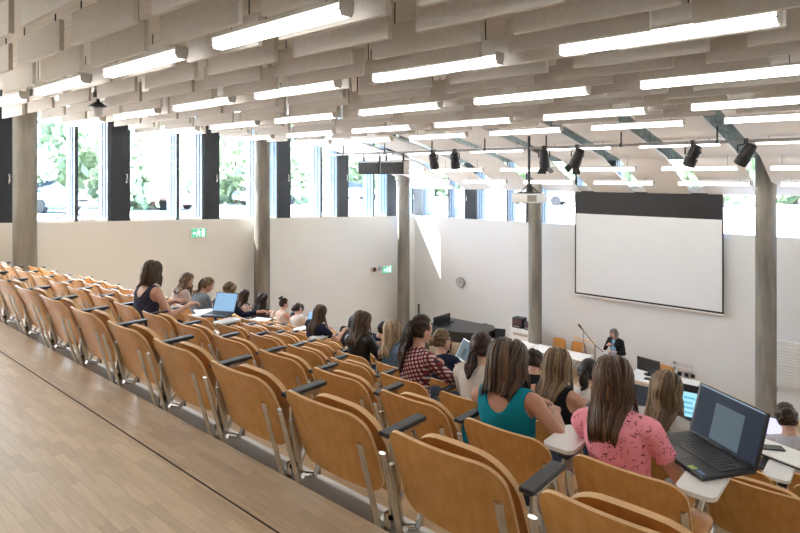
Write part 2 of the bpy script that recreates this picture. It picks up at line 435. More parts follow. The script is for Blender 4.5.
# ceiling camera near the left lamps
t = thing('dome_camera', 'small ceiling camera on a black mount among the baffles near the left windows', 'camera', (-8.86, 3.5, 2.40))
b = MB(); b.cyl((0, 0, .02), (0, 0, .58), .02, 10); b.lathe([(.03, .06), (.12, .0), (.12, -.02), (.05, -.03)], (0, 0, 0), 18); b.box((-.05,-.05,.12),(.05,.05,.2)); b.build('mount', M_BLACKP, t, smooth=40)
b = MB(); b.lathe([(.06, -.03), (.075, -.06), (.07, -.12), (.04, -.16), (.005, -.17)], (0, 0, 0), 18); b.build('dome', M_LAMPW, t, smooth=40)

# ------------------------------------------------------------------ projection screen, clock, signs, wall things
M_SCREEN = mat('screen_cloth', (.75, .775, .79), rough=.8, var=.01, scale=2)
t = thing('projection_screen', 'large white projection screen with black top mask on the front wall', 'projection screen', (0, 15.86, 0))
b = MB(); b.box((-7.215, 0, -1.93), (-3.475, .012, .31)); b.build('cloth', M_SCREEN, t)
b = MB(); b.box((-7.235, -.004, .31), (-3.455, .014, .95)); b.box((-7.245, -.004, -1.96), (-7.21, .014, .31)); b.box((-3.48, -.004, -1.96), (-3.445, .014, .31)); b.box((-7.245, -.004, -1.975), (-3.445, .014, -1.93)); b.build('black_border', M_BLACKP, t)
b = MB(); b.tube([(-7.255, .005, -2.0), (-3.435, .005, -2.0)], .024, 10); b.build('weight_bar', M_WHITEP, t)
b = MB(); b.cbox((-7.35, -.03, .95), (-3.35, .12, 1.10), .02); b.build('case', M_WHITEP, t)
t = thing('wall_clock', 'round grey wall clock high on the front wall above the piano', 'clock', (-11.3, 15.99, -2.16))
b = MB(); b.tube([(0, 0, 0), (0, -.05, 0)], .17, 28); b.build('case', M_GREYM, t, smooth=40)
b = MB(); b.tube([(0, -.05, 0), (0, -.053, 0)], .15, 28); b.build('dial', mat('clock_dial', (.45, .46, .47), rough=.4, var=.03), t)
b = MB(); b.box((-.006, -.058, -.02), (.006, -.054, .1)); b.box((-.02, -.058, -.006), (.075, -.054, .006)); 
for k in range(12):
    a = k*PI/6; b.box((.13*math.sin(a)-.006, -.057, .13*math.cos(a)-.006), (.13*math.sin(a)+.006, -.053, .13*math.cos(a)+.006))
b.build('hands', M_BLACKP, t)

M_GREEN = emis('exit_green', (.10, .48, .27), .6); M_SIGNW = emis('exit_white', (.8, .95, .88), .8)
def exit_sign(y, z, w, h, label):
    t = thing('exit_sign', label, 'sign', (XL, y, z))
    b = MB(); b.cbox((0, -w/2, -h/2), (.045, w/2, h/2), .006); b.build('housing', M_WHITEP, t)
    b = MB(); b.box((.046, -w/2+.015, -h/2+.015), (.05, w/2-.015, h/2-.015)); b.build('green_face', M_GREEN, t)
    b = MB(); e = .053; s_ = h
    def Q(*p): b.prism([(.05, (a)*s_, c*s_) for a, c in p], (.004, 0, 0))
    # running figure, door and arrow
    Q((-.10, .28), (0, .28), (0, .38), (-.10, .38))
    Q((-.16, .0), (.06, .05), (.04, .24), (-.12, .24))
    Q((-.16, .02), (-.30, -.30), (-.22, -.34), (-.04, .03)); Q((.0, .03), (.14, -.12), (.10, -.34), (.02, -.34), (.05, -.14), (-.08, .0))
    Q((.04, .22), (.22, .10), (.18, .04), (.02, .14)); Q((-.12, .22), (-.28, .08), (-.24, .02), (-.10, .14))
    Q((.32, -.38), (.62, -.38), (.62, .38), (.32, .38)) 
    Q((-.72, 0), (-.52, .2), (-.52, .07), (-.36, .07), (-.36, -.07), (-.52, -.07), (-.52, -.2))
    b.build('pictogram', M_SIGNW, t, fix=False)
exit_sign(7.62, -.03, .42, .24, 'green and white exit sign on the left wall below the windows')
exit_sign(14.52, -1.77, .50, .26, 'green and white exit sign on the left wall next to the far column')
t = thing('emergency_light', 'small pale wall unit with dark lens left of the far exit sign', 'light', (XL, 13.95, -1.68))
b = MB(); b.cbox((0, -.22, -.09), (.1, .22, .09), .015); b.build('housing', mat('pale_plastic', (.62, .55, .48), rough=.4, var=.03), t)
b = MB(); b.tube([(.1, -.13, 0), (.14, -.13, 0)], .07, 14); b.build('lens', mat('dark_lens', (.07, .035, .025), rough=.2, var=.1), t)
b = MB(); b.box((.1, .05, -.06), (.112, .2, .07)); b.build('cover', mat('blue_grey_plastic', (.30, .36, .45), rough=.4, var=.03), t)
for x, z, lab in ((-4.36, -3.42, 'upper pale switch panel on the front wall right of the desk'), (-4.36, -3.56, 'lower pale switch panel on the front wall right of the desk')):
    t = thing('switch_panel', lab, 'switch', (x, 15.99, z))
    b = MB(); b.cbox((-.18, -.02, -.045), (.18, .01, .045), .006); b.build('plate', mat('beige_plate', (.70, .66, .63), rough=.5, var=.03), t)
    b = MB()
    b.box((-.27, -.02, -.03), (-.21, .0, .03)); b.build('button', M_GREYM, t)
for i, x in enumerate((-4.48, -4.32, -4.17)):
    o = MB(); o.cbox((x-.05, 15.965, -3.72), (x+.05, 16.0, -3.63), .008); tag(o.build('wall_socket', M_BLACKP), ['left', 'middle', 'right'][i] + ' one of three black sockets low on the front wall', 'socket', 'black sockets on the front wall')
t = thing('radiator', 'white ribbed panel radiator on the front wall at the right edge', 'radiator', (0, 0, 0))
b = MB(); 
b.cbox((-2.42, 15.86, -3.46), (-.6, 15.93, -2.46), .01)
for k in range(14): b.tube([(-2.41, 15.855, -3.40+.066*k), (-.61, 15.855, -3.40+.066*k)], .02, 6)
b.build('panel', M_WHITEP, t)
b = MB(); b.cbox((-2.43, 15.83, -2.46), (-.59, 15.96, -2.40), .01); b.build('top_grille', M_WHITEP, t)
b = MB(); b.cyl((-2.36, 15.90, -3.46), (-2.36, 15.97, -3.6), .014, 8); b.build('pipe', M_GREYM, t)
# ------------------------------------------------------------------ tip-up seats
def curved_board(b, w, h, rt, rb, pos, thick, nx=22, nz=10, mi=0, emi=1):
    """rounded board; pos(x, s) -> centre point of the front face, s in 0..1 from the bottom to the top; thick: vector of the thickness"""
    xs = [-w/2 * math.cos(PI * i / nx) for i in range(nx + 1)]
    def lim(x):
        a = abs(x); top = h; bot = 0
        if a > w/2 - rt: top = h - rt + math.sqrt(max(0, rt*rt - (a - (w/2 - rt))**2))
        if a > w/2 - rb: bot = rb - math.sqrt(max(0, rb*rb - (a - (w/2 - rb))**2))
        return bot, top
    n = nx + 1; m = nz + 1; A = []; B = []
    for x in xs:
        lo, hi = lim(x)
        for k in range(m):
            q = lo + (hi - lo) * k / nz
            p = Vector(pos(x, q / h)); A.append(p); B.append(p + Vector(thick))
    vs = A + B; N_ = n * m; fs = []; me_ = []
    for i in range(nx):
        for k in range(nz):
            a = i*m+k; fs.append((a, a+1, a+m+1, a+m)); me_.append(mi)
            fs.append((N_+a, N_+a+m, N_+a+m+1, N_+a+1)); me_.append(mi)
        for k in (0, nz):
            a = i*m+k; fs.append((a, a+m, N_+a+m, N_+a)); me_.append(emi)
    for i in (0, nx):
        for k in range(nz):
            a = i*m+k; fs.append((a, a+1, N_+a+1, N_+a)); me_.append(emi)
    o = len(b.v); b.v += [tuple(p) for p in vs]; b.f += [tuple(q + o for q in f) for f in fs]; b.m += me_

TAN = math.tan(R(21))
RC = 1.1
def back_pos(x, s):
    z = .475 + .355 * s
    bend = RC - math.sqrt(RC*RC - x*x)
    return (x, (.83 - z) * TAN - .03 + bend + .012*math.sin(PI*s), z)
def board_mesh(kind):
    b = MB()
    if kind == 'back': curved_board(b, .505, .355, .085, .07, lambda x, s: Vector(back_pos(x, s)) + Vector((0, 0, .012)), (0, .013, .004))
    elif kind == 'fold':
        def pos(x, s):
            z = .40 + .405 * s
            return (x, .285 - .165 * s - .35 * x*x - .03 * max(0, s-.8)*5*max(0, s-.8), z)
        curved_board(b, .47, .405, .15, .05, pos, (0, .024, .006))
    else:
        def pos(x, s):
            return (x, .20 + .42 * s, .425 + .35 * x*x*.6 - .03 * max(0, s-.75)*4*max(0, s-.75) + .01)
        curved_board(b, .47, .42, .12, .05, pos, (0, 0, .02))
    me = b.mesh(kind, [M_WOOD, M_WOOD_EDGE], 30)
    bm = bmesh.new(); bm.from_mesh(me); bmesh.ops.recalc_face_normals(bm, faces=bm.faces[:]); bm.to_mesh(me); bm.free(); me.set_sharp_from_angle(angle=R(35))
    return me
ME_BACK, ME_FOLD, ME_DOWN = board_mesh('back'), board_mesh('fold'), board_mesh('down')
def leg_mesh(sx):
    b = MB(); x = .25 * sx
    b.tube([(x, -.012, .745), (x, .10, .36), (x, .14, .02), (x, .14, 0)], .017, 8, flat=.5)
    b.tube([(x, .12, .40), (x, .19, .37), (x, .24, .46)], .013, 6)
    return b.mesh('leg', M_STEEL, 40)
def bracket_mesh():
    b = MB(); x = -.315
    b.box((x-.006, .10, .42), (x+.006, .16, .75)); b.box((x-.03, .10, .0), (x+.006, .14, .44))
    ring = [(x, .20 + .055*math.cos(a), .70 + .055*math.sin(a)) for a in [2*PI*k/14 for k in range(14)]]
    b.tube(ring, .013, 6, close=True)
    b.tube([(x, .12, .74), (x, .28, .745)], .012, 6)
    b.tube([(x+.03, .08, .66), (x+.03, .14, .40), (x+.06, .22, .37), (x+.05, .24, .55)], .012, 6)
    b.box((x-.05, .12, .0), (x+.05, .28, .012))
    return b.mesh('armrest_bracket', M_STEEL, 40)
def arm_mesh():
    b = MB(); b.cbox((-.343, .065, .756), (-.290, .305, .775), .005); return b.mesh('armrest', M_BLACKP)
def tablet_mesh(side=1):
    b = MB(); curved_board(b, .16, .30, .04, .04, lambda X, s: (.266*side + X, .07 + .30*s, .779), (0, 0, .02), 14, 6, 0, 0)
    b.tube([(.27*side, .14, .70), (.27*side, .30, .775)], .012, 6)
    return b.mesh('writing_tablet', M_WHITEP, 35)
ME_LEG = (leg_mesh(-1), leg_mesh(1)); ME_BR = bracket_mesh(); ME_ARM = arm_mesh(); ME_TAB = (tablet_mesh(1), tablet_mesh(-1))
# mirrored armrest set for the seat left of a deployed tablet is shared with its neighbour
def make_seat(down, tab):
    t = bpy.data.objects.new('auditorium_seat', None); COL.objects.link(t); t.empty_display_size = .1
    def P(n, me): o = bpy.data.objects.new(n, me); COL.objects.link(o); o.parent = t; return o
    P('backrest', ME_BACK); P('seat', ME_DOWN if down else ME_FOLD)
    P('leg', ME_LEG[0]); P('leg', ME_LEG[1])
    br = P('armrest_bracket', ME_BR); a = P('armrest', ME_ARM)
    if tab: w = P('writing_tablet', ME_TAB[0] if tab > 0 else ME_TAB[1]); w['label'] = 'white writing tablet'
    return t
P_UP = make_seat(False, 0); P_DN = make_seat(True, 0); P_TB = make_seat(True, 1)
TABS = {(2,-1),(2,0),(3,-2),(3,-3),(4,0),(4,-4),(3,-10),(3,-9),(6,-12),(5,-10)}
used = {}
def seat_x(k, i): return (-.616 if k % 2 else -.952) + .62 * i
# occupied seats: (row, index) -> label of the sitter
OCC = {}
def build_seats():
    n = 0
    for k in range(1, NROW + 1):
        y = TOP1 + PITCH * (k - 1); z = tread(k); cnt = 0
        for i in range(0 if k == 2 else 6, -24, -1):
            x = seat_x(k, i)
            if x < -12.15: break
            if not in_view([(x-.25, y, z+.83), (x+.25, y, z+.83), (x-.25, y+.2, z+.45), (x+.25, y+.2, z+.45), (x-.3, y+.2, z+.76)], -4, -4): continue
            cnt += 1
            occ = OCC.get((k, i))
            src = (P_TB if (k, i) in TABS else P_DN) if occ else P_UP
            o = src if src not in used else copy_tree(src); used[src] = 1
            o.location = (x, y, z)
            if (k, i) == (3, -10):
                for c_ in o.children:
                    if c_.name.startswith('writing'): c_.location.x = .13
            row = {1: 'last', 2: 'second last', 3: 'third last', 4: 'fourth last', 5: 'fifth last', 6: 'sixth last', 7: 'seventh last'}.get(k, ordinal(12 - k) + ' front')
            if occ: lab = 'orange plywood auditorium seat, folded down under the %s' % occ
            else: lab = 'empty orange plywood tip-up seat, row %s from the platform, %s from the right' % (ordinal(k), ordinal(cnt))
            tag(o, lab, 'seat', 'tip-up seats in rows'); n += 1
    for s_ in (P_UP, P_DN, P_TB):
        if s_ not in used: print('unused proto')
    print('seats', n)

# ------------------------------------------------------------------ people
def seg_dist(P, A, B):
    A = np.array(A); B = np.array(B); d = B - A; L2 = max(1e-9, d @ d)
    t = np.clip(((P - A) @ d) / L2, 0, 1)
    return np.linalg.norm(P - (A + t[:, None] * d), axis=1), t * math.sqrt(L2)

def limb(b, pts, rs, n=12):
    """tapered closed limb with rounded ends"""
    pts = [Vector(p) for p in pts]
    d0 = (pts[1] - pts[0]).normalized(); d1 = (pts[-1] - pts[-2]).normalized()
    P = [pts[0] - d0*rs[0]*.95, pts[0] - d0*rs[0]*.6] + pts + [pts[-1] + d1*rs[-1]*.6, pts[-1] + d1*rs[-1]*.95]
    Q = [rs[0]*.3, rs[0]*.8] + list(rs) + [rs[-1]*.8, rs[-1]*.3]
    b.tube(P, Q, n)

def make_person(label, pos, rz=0, sc=.955, lean=8, side=0, twist=0, hyaw=0, hpitch=5, hroll=0, arms=None, skin=None, shirt=None, trousers=None,
                hair=None, vox=.014, group=None, stand=False, shoes=None, top='tee', sleeve=.16, headdx=0, pants_len=9, wide=1.0):
    """pos: floor point under the pelvis; faces +y before rz. arms: dict L/R -> (elbow, wrist) in metres in the person's own frame"""
    skin = skin or M_SKIN
    hipz = .53 if not stand else .90
    Pv = Vector((0, 0, hipz))
    M = Matrix.Translation(Pv) @ Matrix.Rotation(R(twist), 4, 'Z') @ Matrix.Rotation(R(-lean), 4, 'X') @ Matrix.Rotation(R(side), 4, 'Y') @ Matrix.Translation(-Vector((0, 0, .53)))
    Mi = np.array(M.inverted())
    Nk = Vector((0, .0, 1.08))
    H = M @ Matrix.Translation(Nk) @ Matrix.Rotation(R(hyaw), 4, 'Z') @ Matrix.Rotation(R(-hpitch), 4, 'X') @ Matrix.Rotation(R(hroll), 4, 'Y') @ Matrix.Translation(-Nk)
    b = MB()
    rings = []
    for z, rx, ry, cy in ((.425, .06, .05, -.0), (.44, .145, .10, -.0), (.50, .178, .12, -.0), (.58, .168, .115, -.005), (.67, .138, .10, -.005), (.74, .132, .096, -.005), (.82, .145, .102, -.01),
                      (.89, .158, .105, -.012), (.95, .162, .098, -.012), (.99, .135, .08, -.010), (1.02, .09, .065, -.008), (1.05, .056, .056, 0), (1.10, .05, .052, .004), (1.15, .048, .05, .012), (1.17, .02, .02, .012)):
        rings.append([M @ Vector((rx*(wide if z < 1.0 else 1)*math.cos(a), cy + ry*math.sin(a), z)) for a in [2*PI*q/20 for q in range(20)]])
    b.loft(rings)
    for sx in (-1, 1): b.ell((.075*sx, .068, .875), (.068, .062, .065), M=M)
    # head
    b.ell((0, .022, 1.185), (.074, .094, .105), n=18, m=12, M=H)
    b.ell((0, .062, 1.125), (.052, .052, .055), M=H)
    b.ell((0, .119, 1.165), (.011, .017, .024), n=8, m=6, M=H)
    b.ell((0, .105, 1.122), (.024, .014, .012), n=8, m=6, M=H)
    for sx in (-1, 1): b.ell((.075*sx, .015, 1.165), (.011, .02, .03), n=8, m=6, M=H)
    # arms
    J = {}
    arms = arms or {}
    dflt = {'L': ((-.235, .14, .75), (-.09, .34, .835)), 'R': ((.235, .14, .75), (.10, .34, .835))}
    if stand: dflt = {'L': ((-.25, .02, 1.08), (-.12, .22, 1.10)), 'R': ((.25, .02, 1.08), (.12, .22, 1.12))}
    fing = MB()
    for k, sx in (('L', -1), ('R', 1)):
        S = M @ Vector((.168*wide*sx, -.012, .955)); Sb = M @ Vector((.09*sx, -.012, .975))
        al = arms.get(k, dflt[k]); E_, W_ = Vector(al[0]), Vector(al[1])
        # keep human arm lengths
        ue = (E_ - S); ue.normalize(); E_ = S + ue * (al[2] if len(al) > 2 else .285)
        we = (W_ - E_); we.normalize(); W_ = E_ + we * .245
        limb(b, [Sb, S], [.052, .056]); limb(b, [S, S.lerp(E_, .5), E_], [.053, .044, .036]); limb(b, [E_, E_.lerp(W_, .35), W_], [.037, .037, .024])
        hd = we.copy(); hd.z = hd.z * .4; hd.normalize()
        rt = hd.cross(Vector((0, 0, 1))).normalized() * sx; dn = Vector((0, 0, -1))
        pc = W_ + hd * .055
        limb(b, [W_, pc, W_ + hd*.075], [.023, .03, .026])
        J[k] = (S, E_, W_)
        for q, (o, ln) in enumerate(((-.027, .07), (-.009, .08), (.009, .075), (.026, .058))):
            base = W_ + hd*.085 + rt*o; a1 = base + hd*ln*.45 + dn*.008; a2 = base + hd*ln*.75 + dn*.028; a3 = base + hd*ln*.85 + dn*.048
            fing.tube([W_ + hd*.06 + rt*o, base, a1, a2, a3, a3 + dn*.004], [.0095, .0095, .0088, .008, .0065, .003], 8)
        tb = W_ + hd*.03 - rt*.022
        fing.tube([tb, tb - rt*.022 + hd*.02, tb - rt*.03 + hd*.045 + dn*.012, tb - rt*.024 + hd*.066 + dn*.02], [.013, .0125, .010, .005], 8)
    # legs
    for k, sx in (('l', -1), ('r', 1)):
        if stand: hp, kn, an = Vector((.085*sx, 0, .88)), Vector((.09*sx, .02, .48)), Vector((.09*sx, -.01, .08))
        else: hp, kn, an = Vector((.088*sx, .03, .505)), Vector((.105*sx, .43, .51)), Vector((.11*sx, .42, .08))
        limb(b, [hp, hp.lerp(kn, .5), kn], [.088, .075, .056]); limb(b, [kn, kn.lerp(an, .35), an], [.054, .052, .034])
        limb(b, [an + Vector((0, -.02, -.03)), an + Vector((0, .13, -.05))], [.036, .03])
        J[k] = (hp, kn, an)
    me0 = b.mesh('tmp', skin); tmp = bpy.data.objects.new('tmp', me0); COL.objects.link(tmp)
    md = tmp.modifiers.new('r', 'REMESH'); md.mode = 'VOXEL'; md.voxel_size = vox; md.use_smooth_shade = True
    ms = tmp.modifiers.new('s', 'SMOOTH'); ms.factor = .5; ms.iterations = 3
    dg = bpy.context.evaluated_depsgraph_get()
    body = bpy.data.meshes.new_from_object(tmp.evaluated_get(dg)); bpy.data.objects.remove(tmp, do_unlink=True)
    bm = bmesh.new(); bm.from_mesh(body); bmesh.ops.triangulate(bm, faces=bm.faces[:])
    bm.verts.ensure_lookup_table(); bm.verts.index_update()
    bm_body = bm.copy()
    # label every vertex with its nearest bone
    P = np.array([v.co[:] for v in bm.verts])
    T = lambda p: tuple(M @ Vector(p)); Th = lambda p: tuple(H @ Vector(p))
    bones = [('torso', T((0, 0, .50)), T((0, -.01, .95)), .14), ('neck', T((0, 0, 1.03)), T((0, .01, 1.12)), .055), ('head', Th((0, .03, 1.14)), Th((0, .03, 1.20)), .08)]
    for k in 'LR':
        S, E_, W_ = J[k]; Hn = W_ + (W_-E_).normalized()*.1
        bones += [('arm'+k, S, E_, .055), ('fore'+k, E_, W_, .04), ('hand'+k, W_, Hn, .035), ('sh'+k, M @ Vector((.06*(-1 if k=='L' else 1), -.01, .97)), S, .06)]
    for k in 'lr':
        hp, kn, an = J[k]; bones += [('th'+k, hp, kn, .085), ('shin'+k, kn, an, .055), ('foot'+k, an, an + Vector((0, .15, -.05)), .04)]
    D = []; Tt = []
    for n_, a, c, r in bones:
        d, t = seg_dist(P, a, c); D.append(d / r); Tt.append(t)
    lab = np.argmin(np.array(D), axis=0); Tt = np.array(Tt)
    names = [x[0] for x in bones]
    L = np.array([names[i] for i in lab])
    Q = P @ Mi[:3, :3].T + Mi[:3, 3]
    def tof(n_): return Tt[names.index(n_)]
    def garment(kind, off, name, mt):
        f = np.full(len(P), -.05)
        if kind in ('tee', 'tank', 'long'):
            tor = np.isin(L, ['torso', 'neck', 'shL', 'shR'])
            if kind == 'tank':
                nf = (np.sqrt((Q[:, 0]/(.082*wide))**2 + ((Q[:, 2]-1.05)/.150)**2) - 1) * .08
                for sx in (-1, 1):
                    nf = np.minimum(nf, (np.sqrt(((Q[:, 0]-(.215*wide)*sx)/.092)**2 + ((Q[:, 2]-.955)/.13)**2) - 1) * .08)
            elif kind == 'sleeveless_': pass
            else:
                nf = np.sqrt((Q[:, 0])**2 + (Q[:, 1]-.01)**2 + ((Q[:, 2]-1.075)*.8)**2) - .082
            f = np.where(tor, np.minimum(nf, Q[:, 2] - .50), f)
            for k in 'LR':
                if kind != 'tank':
                    f = np.where(L == 'arm'+k, sleeve - tof('arm'+k), f)
                    f = np.where(L == 'fore'+k, sleeve - .285 - tof('fore'+k), f)
                    f = np.where(L == 'hand'+k, -.03, f)
            for k in 'lr': f = np.where(L == 'th'+k, np.minimum(.09 - tof('th'+k), .05), f)
            if stand: 
                for k in 'lr': f = np.where(L == 'th'+k, .07 - tof('th'+k), f)
        else:
            f = np.where(L == 'torso', .60 - Q[:, 2], f)
            for k in 'lr':
                f = np.where(L == 'th'+k, .05 if pants_len > .4 else pants_len - tof('th'+k), f)
                f = np.where(L == 'shin'+k, (pants_len if pants_len < 9 else .80) - .42 - tof('shin'+k), f)
        g = bm_body.copy(); g.verts.ensure_lookup_table(); g.verts.index_update()
        fv = {v: float(f[v.index]) for v in g.verts}
        for e in list(g.edges):
            a, c = e.verts; fa, fc = fv[a], fv[c]
            if (fa > 0) != (fc > 0) and abs(fa - fc) > 1e-6:
                t = min(.95, max(.05, fa / (fa - fc)))
                if min(fa, fc) <= -.049: t = .5 if abs(fa-fc) > .06 else t
                ne, nv = bmesh.utils.edge_split(e, a, t); fv[nv] = 0.0
        nv0 = [v for v in g.verts if fv.get(v) == 0.0]
        bmesh.ops.connect_verts(g, verts=nv0)
        dead = [fc for fc in g.faces if min(fv[v] for v in fc.verts) < -1e-9]
        bmesh.ops.delete(g, geom=dead, context='FACES')
        loose = [v for v in g.verts if not v.link_faces]; bmesh.ops.delete(g, geom=loose, context='VERTS')
        if not g.faces: g.free(); return
        # drop stray crumbs
        seen = set(); isl = []
        for v in g.verts:
            if v in seen: continue
            st = [v]; seen.add(v); c = []
            while st:
                w = st.pop(); c.append(w)
                for e in w.link_edges:
                    u = e.other_vert(w)
                    if u not in seen: seen.add(u); st.append(u)
            isl.append(c)
        big = max(len(c) for c in isl)
        for c in isl:
            if len(c) < big * .08: bmesh.ops.delete(g, geom=c, context='VERTS')
        g.normal_update()
        sm = [v for v in g.verts]
        for v in sm:
            w = mnoise.noise(v.co * 9) * .004 + mnoise.noise(v.co * 23 + Vector((3, 1, 7))) * .0025
            v.co += v.normal * (off + w + .003)
        be = [e for e in g.edges if e.is_boundary]
        # smooth the rim
        for _ in range(4):
            nc = {}
            for e in be:
                for v in e.verts: nc.setdefault(v, []).append(e.other_vert(v).co.copy())
            for v, l in nc.items():
                if len(l) == 2: v.co = v.co * .5 + (l[0] + l[1]) * .25
        nrm = {v: v.normal.copy() for e in be for v in e.verts}
        ex = bmesh.ops.extrude_edge_only(g, edges=be)
        vs = [x for x in ex['geom'] if isinstance(x, bmesh.types.BMVert)]
        g.normal_update()
        for v in vs:
            best = None
            for e in v.link_edges:
                o = e.other_vert(v)
                if o in nrm: best = nrm[o]
            if best is not None: v.co -= best * (off + .006)
        m_ = bpy.data.meshes.new(name); g.to_mesh(m_); g.free(); m_.materials.append(mt)
        m_.polygons.foreach_set('use_smooth', [True] * len(m_.polygons))
        return m_
    garms = []
    if shirt: garms.append(('shirt' if top != 'tank' else 'tank_top', garment(top, .009, 'shirt', shirt)))
    if trousers: garms.append(('trousers', garment('pants', .005, 'trousers', trousers)))
    # body mesh + fingers as one object
    fme = fing.mesh('f', skin); bm.from_mesh(fme)
    bm.to_mesh(body); bm.free(); bm_body.free()
    body.materials.clear(); body.materials.append(skin); body.polygons.foreach_set('use_smooth', [True] * len(body.polygons))
    root = bpy.data.objects.new('person', body); COL.objects.link(root)
    root.location = pos; root.rotation_euler = (0, 0, rz); root.scale = (sc, sc, sc)
    tag(root, label, 'person', group)
    for n_, m_ in garms:
        if m_: link(bpy.data.objects.new(n_, m_), root)
    for sx in (-1, 1):
        e = MB(); c = H @ Vector((.031*sx, .098, 1.183)); e.ell(c, (.0125, .0125, .0125), 0, 10, 8)
        e.ell(H @ Vector((.031*sx, .1075, 1.183)), (.006, .0045, .006), 1, 8, 6); e.build('eye', [M_EYE, M_IRIS], root, smooth=1)
    e = MB(); e.ell((0, .113, 1.124), (.023, .007, .006), n=10, m=6, M=H); e.build('mouth', M_LIP, root, smooth=1)
    sh = MB()
    for k in 'lr':
        an = J[k][2]
        sh.loft([[an + Vector((rx*math.cos(a), cy, -.035 + rz_*math.sin(a))) for a in [2*PI*q/12 for q in range(12)]] for cy, rx, rz_ in ((-.075, .02, .02), (-.06, .038, .042), (.0, .042, .045), (.08, .046, .038), (.14, .042, .028), (.175, .02, .015))])
    for i_ in (0, 1):
        h_ = MB(); n_ = len(sh.v)//2; h_.add(sh.v[:n_] if i_ == 0 else sh.v[n_:], sh.f[:len(sh.f)//2]); h_.build('shoe', shoes or M_BLACKP, root, smooth=1)
    if hair: make_hair(root, H, M, **hair)
    return root

